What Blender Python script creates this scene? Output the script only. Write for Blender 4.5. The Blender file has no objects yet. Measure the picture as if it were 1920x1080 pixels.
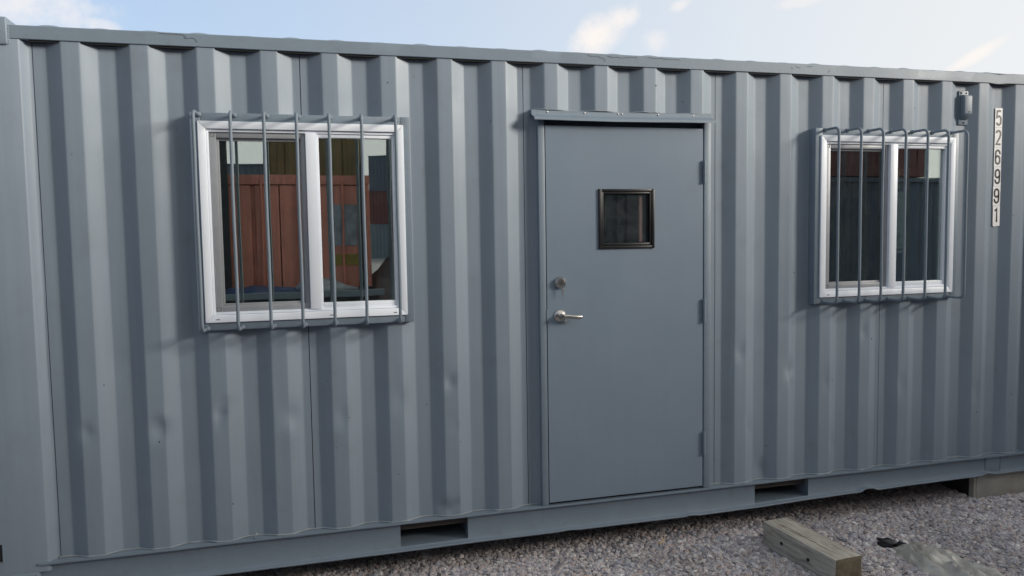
import bpy, bmesh, math, random
from mathutils import Vector, Matrix, noise

random.seed(7)
R = math.radians
S = bpy.context.scene
COL = S.collection

# ------------------------------------------------------------------ camera
ZW = 0.29                                   # height of the bottom-rail ledge above the gravel
cam_d = bpy.data.cameras.new('camera')
cam = bpy.data.objects.new('camera', cam_d)
COL.objects.link(cam)
rt = Vector((0.96368852, -0.26658784, -0.01534148))
up = Vector((0.03347864, 0.06362331, 0.99741228))
fw = Vector((0.26492191, 0.96170838, -0.07023805))
m = Matrix((rt, up, -fw)).transposed().to_4x4()
m.translation = Vector((0.96732, -3.87257, 1.45359 + ZW))
cam.matrix_world = m
cam_d.sensor_width = 36.0
cam_d.lens = 1459.12 / 1920 * 36
cam_d.clip_start = 0.05
cam_d.clip_end = 2000
S.camera = cam

# ------------------------------------------------------------------ sky, sun, exposure
SUN_AZ, SUN_EL = 122.0, 14.0                 # degrees clockwise from +Y; height
w = bpy.data.worlds.new('World')
S.world = w
w.use_nodes = True
nt = w.node_tree
N, L = nt.nodes, nt.links
N.clear()


def nd(tree, typ, **kw):
    n = tree.nodes.new(typ)
    for k, v in kw.items():
        if k == 'ins':
            for a, b in v.items():
                n.inputs[a].default_value = b
        else:
            setattr(n, k, v)
    return n


out = nd(nt, 'ShaderNodeOutputWorld')
bg = nd(nt, 'ShaderNodeBackground', ins={'Strength': 0.12})
L.new(bg.outputs[0], out.inputs[0])
sky = nd(nt, 'ShaderNodeTexSky', sky_type='NISHITA', sun_disc=False, sun_elevation=R(SUN_EL), sun_rotation=R(SUN_AZ),
         altitude=50, air_density=1.0, dust_density=2.2, ozone_density=1.2)
tc = nd(nt, 'ShaderNodeTexCoord')


def wmath(op, a, b=None, clamp=False):
    n = nd(nt, 'ShaderNodeMath', operation=op, use_clamp=clamp)
    for i, v in enumerate((a, b)):
        if v is None:
            continue
        if isinstance(v, (int, float)):
            n.inputs[i].default_value = v
        else:
            L.new(v, n.inputs[i])
    return n.outputs[0]


def wdot(vec):
    n = nd(nt, 'ShaderNodeVectorMath', operation='DOT_PRODUCT')
    L.new(tc.outputs['Generated'], n.inputs[0])
    n.inputs[1].default_value = vec
    return n.outputs['Value']


wn = nd(nt, 'ShaderNodeTexNoise', ins={'Scale': 26.0, 'Detail': 6.0, 'Roughness': 0.62})
L.new(tc.outputs['Generated'], wn.inputs['Vector'])
wn_c = wmath('SUBTRACT', wn.outputs[0], 0.5)


def cloud(center, su, sv, amount, tilt=0.0, grain=3.0):
    c = Vector(center).normalized()
    u = Vector((c.y, -c.x, 0)).normalized()
    v = u.cross(c)
    u, v = u * math.cos(tilt) + v * math.sin(tilt), v * math.cos(tilt) - u * math.sin(tilt)
    a = wmath('DIVIDE', wdot(u), su)
    b = wmath('DIVIDE', wdot(v), sv)
    r2 = wmath('ADD', wmath('MULTIPLY', a, a), wmath('MULTIPLY', b, b))
    body = wmath('SUBTRACT', 1.0, r2)
    body = wmath('ADD', body, wmath('MULTIPLY', wn_c, grain))
    mp = nd(nt, 'ShaderNodeMapRange', interpolation_type='SMOOTHSTEP', ins={1: -.25, 2: 1.35, 3: 0.0, 4: amount})
    L.new(body, mp.inputs[0])
    front = wmath('GREATER_THAN', wdot(c), 0.0)
    return wmath('MULTIPLY', mp.outputs[0], front)


CLOUDS = [cloud((0.3650, 0.8987, 0.240), .047, .024, .95, .55, 2.4), cloud((0.3860, 0.8865, 0.254), .022, .016, .9, .3, 2.2),
          cloud((0.425, 0.876, 0.228), .018, .015, .45), cloud((0.707, 0.684, 0.182), .034, .008, .85, .5, 1.8),
          cloud((-0.2686, 0.9357, 0.244), .085, .035, .7, 0, 2.6), cloud((-0.1993, 0.9517, 0.232), .022, .011, .75, -.1, 2.0),
          cloud((0.447, 0.8544, 0.266), .014, .007, .5, .3), cloud((0.5622, 0.7862, 0.2585), .035, .007, .35, .1),
          # the same kind of small clouds beyond the frame
          cloud((0.9, -0.35, 0.3), .16, .04, .8, .1), cloud((-0.6, 0.7, 0.3), .12, .03, .7, 0), cloud((0.3, -0.9, 0.32), .2, .05, .7, 0),
          cloud((-0.8, -0.5, 0.35), .15, .05, .6, 0.2), cloud((0.1, 0.7, 0.6), .2, .06, .5, 0.2), cloud((0.95, 0.25, 0.22), .1, .025, .8, 0.1)]
mx = CLOUDS[0]
for c_ in CLOUDS[1:]:
    mx = wmath('MAXIMUM', mx, c_)
# thin high veil that whitens the lower sky
dz = nd(nt, 'ShaderNodeSeparateXYZ')
L.new(tc.outputs['Generated'], dz.inputs[0])
veil = nd(nt, 'ShaderNodeMapRange', ins={1: 0.0, 2: 0.9, 3: 0.85, 4: 0.12})
L.new(dz.outputs['Z'], veil.inputs[0])
mixv = nd(nt, 'ShaderNodeMix', data_type='RGBA', ins={'B': (3.0, 4.05, 5.75, 1)})
L.new(veil.outputs[0], mixv.inputs[0])
L.new(sky.outputs[0], mixv.inputs['A'])
# hazy whitening of the sky on the sun's side
glow = nd(nt, 'ShaderNodeMapRange', interpolation_type='SMOOTHSTEP', ins={1: -.95, 2: .65, 3: 0.0, 4: .95})
L.new(wdot((math.sin(R(SUN_AZ)), math.cos(R(SUN_AZ)), 0.0)), glow.inputs[0])
mixg = nd(nt, 'ShaderNodeMix', data_type='RGBA', ins={'B': (5.45, 5.4, 5.2, 1)})
L.new(glow.outputs[0], mixg.inputs[0])
L.new(mixv.outputs['Result'], mixg.inputs['A'])
mixc = nd(nt, 'ShaderNodeMix', data_type='RGBA', ins={'B': (5.9, 5.5, 5.2, 1)})
L.new(mx, mixc.inputs[0])
L.new(mixg.outputs['Result'], mixc.inputs['A'])
L.new(mixc.outputs['Result'], bg.inputs[0])

sun_d = bpy.data.lights.new('sun', 'SUN')
sun_d.energy = 3.9
sun_d.angle = R(20)
sun_d.color = (1.0, 0.92, 0.81)
sun = bpy.data.objects.new('sun', sun_d)
COL.objects.link(sun)
sd = Vector((math.sin(R(SUN_AZ)) * math.cos(R(SUN_EL)), math.cos(R(SUN_AZ)) * math.cos(R(SUN_EL)), math.sin(R(SUN_EL))))
sun.rotation_euler = sd.to_track_quat('Z', 'Y').to_euler()
sun.location = (20, -4, 12)
S.view_settings.view_transform = 'Standard'
S.view_settings.look = 'None'
S.view_settings.gamma = 1
S.view_settings.use_curve_mapping = False
S.view_settings.exposure = 0.53

# ------------------------------------------------------------------ materials


def mat(name, color, rough=0.5, metal=0.0, spec=0.5, var=0.0, vscale=6.0, bump=0.0, bscale=120.0, dirt=None, dscale=9.0, damt=0.3, rvar=0.0, coat=0.0, streak=0.0):
    mt = bpy.data.materials.new(name)
    mt.use_nodes = True
    t = mt.node_tree
    p = t.nodes['Principled BSDF']
    p.inputs['Base Color'].default_value = (*color, 1)
    p.inputs['Roughness'].default_value = rough
    p.inputs['Metallic'].default_value = metal
    p.inputs['Specular IOR Level'].default_value = spec
    p.inputs['Coat Weight'].default_value = coat
    geo = nd(t, 'ShaderNodeNewGeometry')
    src = None
    if var or dirt:
        n1 = nd(t, 'ShaderNodeTexNoise', ins={'Scale': vscale, 'Detail': 5.0, 'Roughness': 0.6})
        t.links.new(geo.outputs['Position'], n1.inputs['Vector'])
        mp = nd(t, 'ShaderNodeMapRange', ins={1: .25, 2: .75, 3: 1 - var, 4: 1 + var})
        t.links.new(n1.outputs[0], mp.inputs[0])
        hs = nd(t, 'ShaderNodeMix', data_type='RGBA', blend_type='MULTIPLY', ins={0: 1.0, 'A': (*color, 1)})
        t.links.new(mp.outputs[0], hs.inputs['B'])
        src = hs.outputs['Result']
        if dirt:
            n2 = nd(t, 'ShaderNodeTexNoise', ins={'Scale': dscale, 'Detail': 8.0, 'Roughness': 0.7})
            t.links.new(geo.outputs['Position'], n2.inputs['Vector'])
            m2 = nd(t, 'ShaderNodeMapRange', ins={1: .55, 2: .72, 3: 0, 4: damt})
            t.links.new(n2.outputs[0], m2.inputs[0])
            dm = nd(t, 'ShaderNodeMix', data_type='RGBA', ins={'B': (*dirt, 1)})
            t.links.new(m2.outputs[0], dm.inputs[0])
            t.links.new(src, dm.inputs['A'])
            src = dm.outputs['Result']
        if streak:
            # faint runs and roller marks, long in z
            mpg = nd(t, 'ShaderNodeMapping')
            mpg.inputs['Scale'].default_value = (22, 22, .9)
            t.links.new(geo.outputs['Position'], mpg.inputs[0])
            n4 = nd(t, 'ShaderNodeTexNoise', ins={'Scale': 1.0, 'Detail': 5.0, 'Roughness': .65})
            t.links.new(mpg.outputs[0], n4.inputs['Vector'])
            m4 = nd(t, 'ShaderNodeMapRange', ins={1: .3, 2: .7, 3: 1 - streak, 4: 1 + streak})
            t.links.new(n4.outputs[0], m4.inputs[0])
            sm4 = nd(t, 'ShaderNodeMix', data_type='RGBA', blend_type='MULTIPLY', ins={0: 1.0})
            t.links.new(src, sm4.inputs['A'])
            t.links.new(m4.outputs[0], sm4.inputs['B'])
            src = sm4.outputs['Result']
        t.links.new(src, p.inputs['Base Color'])
    if rvar:
        n3 = nd(t, 'ShaderNodeTexNoise', ins={'Scale': 3.0, 'Detail': 6.0})
        t.links.new(geo.outputs['Position'], n3.inputs['Vector'])
        m3 = nd(t, 'ShaderNodeMapRange', ins={1: .3, 2: .7, 3: rough - rvar, 4: rough + rvar})
        t.links.new(n3.outputs[0], m3.inputs[0])
        t.links.new(m3.outputs[0], p.inputs['Roughness'])
    if bump:
        nb = nd(t, 'ShaderNodeTexNoise', ins={'Scale': bscale, 'Detail': 3.0})
        t.links.new(geo.outputs['Position'], nb.inputs['Vector'])
        b = nd(t, 'ShaderNodeBump', ins={'Strength': bump, 'Distance': 0.002})
        t.links.new(nb.outputs[0], b.inputs['Height'])
        t.links.new(b.outputs[0], p.inputs['Normal'])
    return mt


PAINT_C = (0.206, 0.255, 0.309)
M = {}
M['paint'] = mat('grey_container_paint', PAINT_C, .52, streak=.05, var=.05, vscale=2.2, bump=.12, bscale=160, dirt=(.12, .13, .13), dscale=5, damt=.22, rvar=.07)
M['trim'] = mat('grey_trim_paint', (0.178, 0.226, 0.276), .48, var=.05, vscale=9, bump=.25, bscale=90, dirt=(.11, .115, .11), dscale=14, damt=.3, rvar=.06)
M['door'] = mat('grey_door_paint', (0.184, 0.238, 0.300), .42, streak=.016, var=.03, vscale=2.5, dirt=(.17, .195, .215), dscale=4, damt=.3, bump=.05, bscale=220, rvar=.05)
M['bar'] = mat('grey_bar_paint', (0.176, 0.22, 0.262), .55, var=.06, vscale=20, bump=.15, bscale=120)
M['bead'] = mat('painted_weld_bead', (0.245, 0.28, 0.305), .5, var=.15, vscale=30, bump=.6, bscale=90)
M['vinyl'] = mat('white_vinyl', (0.84, 0.89, 0.96), .4, var=.015, vscale=8)
M['alu'] = mat('grey_screen_frame', (0.33, 0.345, 0.37), .45, metal=.2, var=.05, vscale=25)
M['blackrub'] = mat('black_rubber', (0.010, 0.010, 0.012), .38, bump=.1)
M['chrome'] = mat('satin_nickel', (0.52, 0.50, 0.47), .27, metal=1.0, bump=.05, bscale=200)
M['steel'] = mat('zinc_screw', (0.5, 0.5, 0.5), .35, metal=1.0)
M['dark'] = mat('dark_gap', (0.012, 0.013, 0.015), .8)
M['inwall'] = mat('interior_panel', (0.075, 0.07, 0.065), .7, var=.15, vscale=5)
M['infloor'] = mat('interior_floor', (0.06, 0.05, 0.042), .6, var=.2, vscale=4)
M['liner'] = mat('interior_jamb', (0.16, 0.17, 0.16), .5, var=.05)
M['woodstrip'] = mat('pink_brown_strip', (0.62, 0.36, 0.28), .6, var=.1, vscale=30)
M['paper'] = mat('white_paper', (0.62, 0.63, 0.62), .7, var=.05)
M['redcard'] = mat('red_card', (0.20, 0.05, 0.045), .6, var=.1)
M['ink'] = mat('grey_ink', (0.15, 0.15, 0.16), .7)
M['sticker'] = mat('white_sticker', (0.88, 0.88, 0.88), .5, var=.06, vscale=30)
M['digit_faded'] = mat('faded_grey_ink', (0.13, 0.125, 0.115), .5, var=.25, vscale=60)
M['digit_mid'] = mat('dark_grey_ink', (0.055, 0.055, 0.055), .5, var=.2, vscale=60)
M['digit_black'] = mat('black_ink', (0.008, 0.009, 0.012), .4)
M['block'] = mat('weathered_block', (0.37, 0.355, 0.315), .85, var=.18, vscale=9, bump=.5, bscale=70, dirt=(.2, .18, .15), dscale=6, damt=.5)
M['core_shade'] = mat('shaded_timber', (0.02, 0.018, 0.016), .7, var=.3, vscale=12, bump=.4, bscale=60)  # near-black colour carries the deep shade on the support block's side
M['endgrain'] = mat('timber_end_grain', (0.15, 0.125, 0.085), .9, var=.45, vscale=22, bump=.6, bscale=180, dirt=(.05, .042, .03), dscale=16, damt=.7)
M['orange'] = mat('orange_red_container_paint', (0.66, 0.235, 0.145), .5, streak=.25, var=.2, vscale=3, dirt=(.2, .08, .055), dscale=4, damt=.5)
M['rust'] = mat('dark_red_container_paint', (0.16, 0.05, 0.04), .55, var=.15, vscale=2, dirt=(.1, .05, .04), dscale=3, damt=.5)
M['yellow'] = mat('olive_yellow_container_paint', (0.20, 0.16, 0.06), .55, streak=.35, var=.3, vscale=1.5, dirt=(.08, .06, .035), dscale=2, damt=.6)
M['slate'] = mat('slate_container_paint', (0.09, 0.11, 0.13), .55, var=.15, vscale=2)
M['greygreen'] = mat('grey_green_container_paint', (0.17, 0.20, 0.20), .55, var=.15, vscale=2)
M['black'] = mat('black_gasket', (0.015, 0.015, 0.015), .6)
M['yellowlab'] = mat('yellow_label', (0.34, 0.24, 0.03), .5, var=.5, vscale=8)
M['plastic'] = mat('grey_plastic_sheet', (0.52, 0.49, 0.43), .22, var=.25, vscale=9, bump=.15, bscale=40, spec=.8)
M['bluetarp'] = mat('blue_tarp', (0.035, 0.06, 0.13), .5, var=.4, vscale=12)
M['film'] = mat('pale_film', (0.30, 0.30, 0.30), .4, var=.5, vscale=9)
M['rubble'] = mat('grey_brown_rubble', (0.16, 0.14, 0.13), .8, var=.4, vscale=6, bump=1, bscale=8)
M['straw'] = mat('pale_splinter', (0.5, 0.38, 0.2), .7, var=.2, vscale=60)


def glass_mat(name, tint, refl_lo, refl_hi, dust=0.0):
    mt = bpy.data.materials.new(name)
    mt.use_nodes = True
    t = mt.node_tree
    t.nodes.clear()
    o = nd(t, 'ShaderNodeOutputMaterial')
    tr = nd(t, 'ShaderNodeBsdfTransparent', ins={0: (*tint, 1)})
    gl = nd(t, 'ShaderNodeBsdfGlossy', ins={0: (.95, 1.0, .97, 1), 'Roughness': 0.004})
    lw = nd(t, 'ShaderNodeLayerWeight', ins={0: .5})
    mp = nd(t, 'ShaderNodeMapRange', ins={1: 0.0, 2: 1.0, 3: refl_lo, 4: refl_hi})
    t.links.new(lw.outputs['Fresnel'], mp.inputs[0])
    geo = nd(t, 'ShaderNodeNewGeometry')
    nz = nd(t, 'ShaderNodeTexNoise', ins={'Scale': 2.2, 'Detail': 1.0})
    t.links.new(geo.outputs['Position'], nz.inputs['Vector'])
    b = nd(t, 'ShaderNodeBump', ins={'Strength': .12, 'Distance': 0.004})
    t.links.new(nz.outputs[0], b.inputs['Height'])
    t.links.new(b.outputs[0], gl.inputs['Normal'])
    ms = nd(t, 'ShaderNodeMixShader')
    t.links.new(mp.outputs[0], ms.inputs[0])
    t.links.new(tr.outputs[0], ms.inputs[1])
    t.links.new(gl.outputs[0], ms.inputs[2])
    last = ms.outputs[0]
    if dust:
        df = nd(t, 'ShaderNodeBsdfDiffuse', ins={0: (.35, .36, .37, 1)})
        n2 = nd(t, 'ShaderNodeTexNoise', ins={'Scale': 9.0, 'Detail': 7.0, 'Roughness': .75, 'Distortion': 1.2})
        t.links.new(geo.outputs['Position'], n2.inputs['Vector'])
        m2 = nd(t, 'ShaderNodeMapRange', ins={1: .42, 2: .8, 3: dust * .12, 4: dust})
        t.links.new(n2.outputs[0], m2.inputs[0])
        ms2 = nd(t, 'ShaderNodeMixShader')
        t.links.new(m2.outputs[0], ms2.inputs[0])
        t.links.new(last, ms2.inputs[1])
        t.links.new(df.outputs[0], ms2.inputs[2])
        last = ms2.outputs[0]
    t.links.new(last, o.inputs[0])
    return mt


M['glass'] = glass_mat('window_glass', (.86, .92, .90), .29, .7, dust=.035)
M['glass_dusty'] = glass_mat('dusty_glass', (.66, .70, .70), .13, .5, dust=.07)
M['vision'] = glass_mat('smeared_dark_glass', (.80, .82, .84), .06, .4, dust=.10)


def wood_mat():
    mt = bpy.data.materials.new('weathered_timber')
    mt.use_nodes = True
    t = mt.node_tree
    p = t.nodes['Principled BSDF']
    p.inputs['Roughness'].default_value = .85
    tcn = nd(t, 'ShaderNodeTexCoord')
    mp = nd(t, 'ShaderNodeMapping')
    mp.inputs['Scale'].default_value = (28, 2.2, 28)
    t.links.new(tcn.outputs['Object'], mp.inputs[0])
    n = nd(t, 'ShaderNodeTexNoise', ins={'Scale': 2.0, 'Detail': 8.0, 'Roughness': .7, 'Distortion': .6})
    t.links.new(mp.outputs[0], n.inputs['Vector'])
    cr = nd(t, 'ShaderNodeValToRGB')
    e = cr.color_ramp.elements
    e[0].position, e[0].color = .28, (.15, .135, .11, 1)
    e[1].position, e[1].color = .72, (.58, .545, .47, 1)
    x = e.new(.5)
    x.color = (.41, .385, .325, 1)
    t.links.new(n.outputs[0], cr.inputs[0])
    n2 = nd(t, 'ShaderNodeTexNoise', ins={'Scale': 9.0, 'Detail': 4.0})
    t.links.new(tcn.outputs['Object'], n2.inputs['Vector'])
    m2 = nd(t, 'ShaderNodeMapRange', ins={1: .58, 2: .72, 3: 0, 4: .55})
    t.links.new(n2.outputs[0], m2.inputs[0])
    mixs = nd(t, 'ShaderNodeMix', data_type='RGBA', ins={'B': (.17, .10, .05, 1)})
    t.links.new(m2.outputs[0], mixs.inputs[0])
    t.links.new(cr.outputs[0], mixs.inputs['A'])
    t.links.new(mixs.outputs['Result'], p.inputs['Base Color'])
    b = nd(t, 'ShaderNodeBump', ins={'Strength': .7, 'Distance': .004})
    t.links.new(n.outputs[0], b.inputs['Height'])
    t.links.new(b.outputs[0], p.inputs['Normal'])
    return mt


M['wood'] = wood_mat()


def ground_mat():
    mt = bpy.data.materials.new('gravel_bed')
    mt.use_nodes = True
    t = mt.node_tree
    p = t.nodes['Principled BSDF']
    p.inputs['Roughness'].default_value = .9
    geo = nd(t, 'ShaderNodeNewGeometry')
    v = nd(t, 'ShaderNodeTexVoronoi', ins={'Scale': 45.0})
    t.links.new(geo.outputs['Position'], v.inputs['Vector'])
    cr = nd(t, 'ShaderNodeValToRGB')
    e = cr.color_ramp.elements
    e[0].color = (.17, .165, .17, 1)
    e[1].color = (.42, .40, .39, 1)
    t.links.new(v.outputs['Color'], cr.inputs[0])
    t.links.new(cr.outputs[0], p.inputs['Base Color'])
    b = nd(t, 'ShaderNodeBump', ins={'Strength': 1.0, 'Distance': .012})
    b.invert = True
    t.links.new(v.outputs['Distance'], b.inputs['Height'])
    t.links.new(b.outputs[0], p.inputs['Normal'])
    return mt


def pebble_mat():
    mt = bpy.data.materials.new('crushed_stone')
    mt.use_nodes = True
    t = mt.node_tree
    p = t.nodes['Principled BSDF']
    p.inputs['Roughness'].default_value = .8
    oi = nd(t, 'ShaderNodeObjectInfo')
    cr = nd(t, 'ShaderNodeValToRGB')
    e = cr.color_ramp.elements
    e[0].position, e[0].color = 0, (.22, .212, .235, 1)
    e[1].position, e[1].color = 1, (.68, .65, .63, 1)
    for ps, c in ((.14, (.35, .32, .33)), (.3, (.45, .41, .415)), (.45, (.33, .335, .375)), (.6, (.49, .455, .445)), (.74, (.37, .295, .275)), (.9, (.52, .49, .475))):
        q = e.new(ps)
        q.color = (*c, 1)
    t.links.new(oi.outputs['Random'], cr.inputs[0])
    geo = nd(t, 'ShaderNodeNewGeometry')
    n = nd(t, 'ShaderNodeTexNoise', ins={'Scale': 140.0, 'Detail': 4.0})
    t.links.new(geo.outputs['Position'], n.inputs['Vector'])
    mp = nd(t, 'ShaderNodeMapRange', ins={1: .3, 2: .7, 3: .94, 4: 1.3})
    t.links.new(n.outputs[0], mp.inputs[0])
    # broad damp and dusty patches
    n2 = nd(t, 'ShaderNodeTexNoise', ins={'Scale': 1.7, 'Detail': 3.0})
    t.links.new(geo.outputs['Position'], n2.inputs['Vector'])
    m2 = nd(t, 'ShaderNodeMapRange', ins={1: .35, 2: .65, 3: .8, 4: 1.12})
    t.links.new(n2.outputs[0], m2.inputs[0])
    mu = nd(t, 'ShaderNodeMath', operation='MULTIPLY')
    t.links.new(mp.outputs[0], mu.inputs[0])
    t.links.new(m2.outputs[0], mu.inputs[1])
    mm = nd(t, 'ShaderNodeMix', data_type='RGBA', blend_type='MULTIPLY', ins={0: 1.0})
    t.links.new(cr.outputs[0], mm.inputs['A'])
    t.links.new(mu.outputs[0], mm.inputs['B'])
    t.links.new(mm.outputs['Result'], p.inputs['Base Color'])
    b = nd(t, 'ShaderNodeBump', ins={'Strength': .5, 'Distance': .002})
    t.links.new(n.outputs[0], b.inputs['Height'])
    t.links.new(b.outputs[0], p.inputs['Normal'])
    return mt


M['ground'] = ground_mat()
M['pebble'] = pebble_mat()

# ------------------------------------------------------------------ mesh helpers
WLOC = {}


def link_mesh(name, me, loc, parent=None):
    o = bpy.data.objects.new(name, me)
    COL.objects.link(o)
    o.location = Vector(loc) - (WLOC[parent.name] if parent else Vector())
    if parent:
        o.parent = parent
    WLOC[o.name] = Vector(loc)
    return o


def obj(name, bm, material, parent=None, smooth=False, base=False):
    """Link a bmesh (world coordinates) as one object whose origin is at its centre (or base)."""
    lo = Vector((min(v.co.x for v in bm.verts), min(v.co.y for v in bm.verts), min(v.co.z for v in bm.verts)))
    hi = Vector((max(v.co.x for v in bm.verts), max(v.co.y for v in bm.verts), max(v.co.z for v in bm.verts)))
    c = (lo + hi) / 2
    if base:
        c.z = lo.z
    bmesh.ops.translate(bm, verts=bm.verts, vec=-c)
    me = bpy.data.meshes.new(name)
    bm.to_mesh(me)
    bm.free()
    if smooth:
        me.polygons.foreach_set('use_smooth', [True] * len(me.polygons))
        if smooth != 'all':
            me.set_sharp_from_angle(angle=R(smooth if smooth is not True else 40))
    me.materials.append(M[material])
    return link_mesh(name, me, c, parent)


def thing(name, label, cat, loc, group=None):
    o = bpy.data.objects.new(name, None)
    COL.objects.link(o)
    o.empty_display_size = .2
    o.location = loc
    WLOC[o.name] = Vector(loc)
    tag(o, label, cat, group)
    return o


def tag(o, label=None, cat=None, group=None, kind=None):
    for k, v in (('label', label), ('category', cat), ('group', group), ('kind', kind)):
        if v:
            o[k] = v
    return o


def box(bm, x0, x1, y0, y1, z0, z1, bev=0.0, seg=2):
    """add a (bevelled) box; z is measured from the ledge of the bottom rail"""
    b = bmesh.new()
    bmesh.ops.create_cube(b, size=1)
    for v in b.verts:
        v.co = Vector(((x0 + x1) / 2 + v.co.x * (x1 - x0), (y0 + y1) / 2 + v.co.y * (y1 - y0), (z0 + z1) / 2 + v.co.z * (z1 - z0) + ZW))
    if bev:
        bmesh.ops.bevel(b, geom=b.edges[:], offset=bev, segments=seg, profile=.5, affect='EDGES')
    join(bm, b)
    return bm


def join(bm, b):
    mp = {}
    for v in b.verts:
        mp[v] = bm.verts.new(v.co)
    for f in b.faces:
        try:
            bm.faces.new([mp[v] for v in f.verts])
        except ValueError:
            pass
    b.free()


def B(*a, **k):
    return box(bmesh.new(), *a, **k)


def tube(bm, pts, r, n=10, cap=True):
    pts = [Vector(p) for p in pts]
    rings = []
    t0 = (pts[1] - pts[0]).normalized()
    u = t0.orthogonal().normalized()
    for i, p in enumerate(pts):
        t = ((pts[min(i + 1, len(pts) - 1)]) - pts[max(i - 1, 0)]).normalized()
        u = (u - t * u.dot(t)).normalized()
        v = t.cross(u)
        rr = r[i] if isinstance(r, (list, tuple)) else r
        rings.append([bm.verts.new(p + (u * math.cos(2 * math.pi * k / n) + v * math.sin(2 * math.pi * k / n)) * rr) for k in range(n)])
    for a, b in zip(rings, rings[1:]):
        for k in range(n):
            bm.faces.new((a[k], a[(k + 1) % n], b[(k + 1) % n], b[k]))
    if cap:
        bm.faces.new(rings[0][::-1])
        bm.faces.new(rings[-1])
    return bm


def lathe(bm, prof, c, n=28, axis='y'):
    """prof: list of (radius, offset along -y)"""
    rings = []
    for r, d in prof:
        rings.append([bm.verts.new(Vector(c) + Vector((math.cos(2 * math.pi * k / n) * r, -d, math.sin(2 * math.pi * k / n) * r))) for k in range(n)])
    for a, b in zip(rings, rings[1:]):
        for k in range(n):
            bm.faces.new((a[k], a[(k + 1) % n], b[(k + 1) % n], b[k]))
    bm.faces.new(rings[-1])
    return bm


def sheet(xs, zs, fy, holes=(), depth=0.0):
    """a sheet standing in x and z, pushed to y = fy(x, z); holes are (x0, x1, z0, z1); the rim is folded back by depth"""
    bm = bmesh.new()
    g = {}

    def vv(i, j):
        if (i, j) not in g:
            g[i, j] = bm.verts.new((xs[i], fy(xs[i], zs[j]), zs[j] + ZW))
        return g[i, j]
    for i in range(len(xs) - 1):
        cx = (xs[i] + xs[i + 1]) / 2
        for j in range(len(zs) - 1):
            cz = (zs[j] + zs[j + 1]) / 2
            if any(h[0] < cx < h[1] and h[2] < cz < h[3] for h in holes):
                continue
            bm.faces.new((vv(i, j), vv(i + 1, j), vv(i + 1, j + 1), vv(i, j + 1)))
    if depth:
        ed = [e for e in bm.edges if len(e.link_faces) == 1]
        r = bmesh.ops.extrude_edge_only(bm, edges=ed)
        for v in r['geom']:
            if isinstance(v, bmesh.types.BMVert):
                v.co.y += depth
    return bm


def lin(a, b, n):
    return [a + (b - a) * i / n for i in range(n + 1)]


def uniq(v, eps=.0012):
    v = sorted(v)
    o = [v[0]]
    for x in v[1:]:
        if x - o[-1] > eps:
            o.append(x)
    return o


def frame(bm, x0, x1, z0, z1, wl, wr, wt, wb, y0, y1, bev=.002):
    """four rails butted as a picture frame"""
    box(bm, x0, x0 + wl, y0, y1, z0, z1, bev)
    box(bm, x1 - wr, x1, y0, y1, z0, z1, bev)
    box(bm, x0 + wl, x1 - wr, y0 + .0006, y1 - .0006, z1 - wt, z1 - .0006, bev)
    box(bm, x0 + wl, x1 - wr, y0 + .0006, y1 - .0006, z0 + .0006, z0 + wb, bev)
    return bm


# ------------------------------------------------------------------ setting: ground
bm = bmesh.new()
bmesh.ops.create_grid(bm, x_segments=2, y_segments=2, size=400)
tag(obj('ground', bm, 'ground'), kind='structure')

# ------------------------------------------------------------------ the converted container
P, DEP = 0.278, 0.036
XL, XR, YB = -0.378, 5.680, 2.43
TOP = 2.3225                                  # panel height above the ledge
shell = thing('shipping_container', 'grey corrugated steel office container with white windows and a steel door, standing on gravel', 'container',
              ((XL + XR) / 2, YB / 2, ZW - .15))


def trap(x):
    t = x % P
    if t < .072:
        return 0.0
    if t < .140:
        return DEP * (t - .072) / .068
    if t < .210:
        return DEP
    return DEP * (1 - (t - .210) / .068)


def prof(x):
    return sum(trap(x + d) for d in (-.004, -.002, 0, .002, .004)) / 5


DENTS = [(.02, .585, .007, .030, .030), (.045, .60, -.004, .02, .02), (.327, .57, .011, .035, .05), (.34, .63, -.004, .03, .03), (.60, .625, .010, .025, .022),
         (.615, .67, .007, .03, .018), (.585, .60, .006, .012, .05), (.912, .587, .009, .035, .05), (1.16, .56, .006, .03, .05), (1.702, .70, .010, .022, .03),
         (1.725, .47, .004, .015, .02), (3.691, .64, .011, .022, .05), (3.72, .60, -.005, .02, .03), (3.377, .76, .006, .03, .05), (1.67, .045, .012, .035, .03),
         (1.72, .07, .008, .015, .015), (4.20, .84, .006, .02, .04), (3.52, .07, .008, .03, .05), (1.45, .62, .005, .03, .06), (4.48, .5, .005, .03, .06),
         (3.44, .32, .008, .02, .06), (4.0, .19, .007, .02, .05), (3.95, .55, .006, .02, .05), (5.05, .40, .005, .03, .06)]


def wall_y(x, z):
    y = prof(x)
    for dx, dz_, a, sx, sz in DENTS:
        if abs(x - dx) < 3.2 * sx and abs(z - dz_) < 3.2 * sz:
            y += 1.5 * a * math.exp(-((x - dx) / sx) ** 2 - ((z - dz_) / sz) ** 2)
    y += .0022 * noise.noise(Vector((x * 3.1, z * 1.3, 4.0))) + .0009 * noise.noise(Vector((x * 11, z * 5, 9.0)))
    return y


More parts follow.
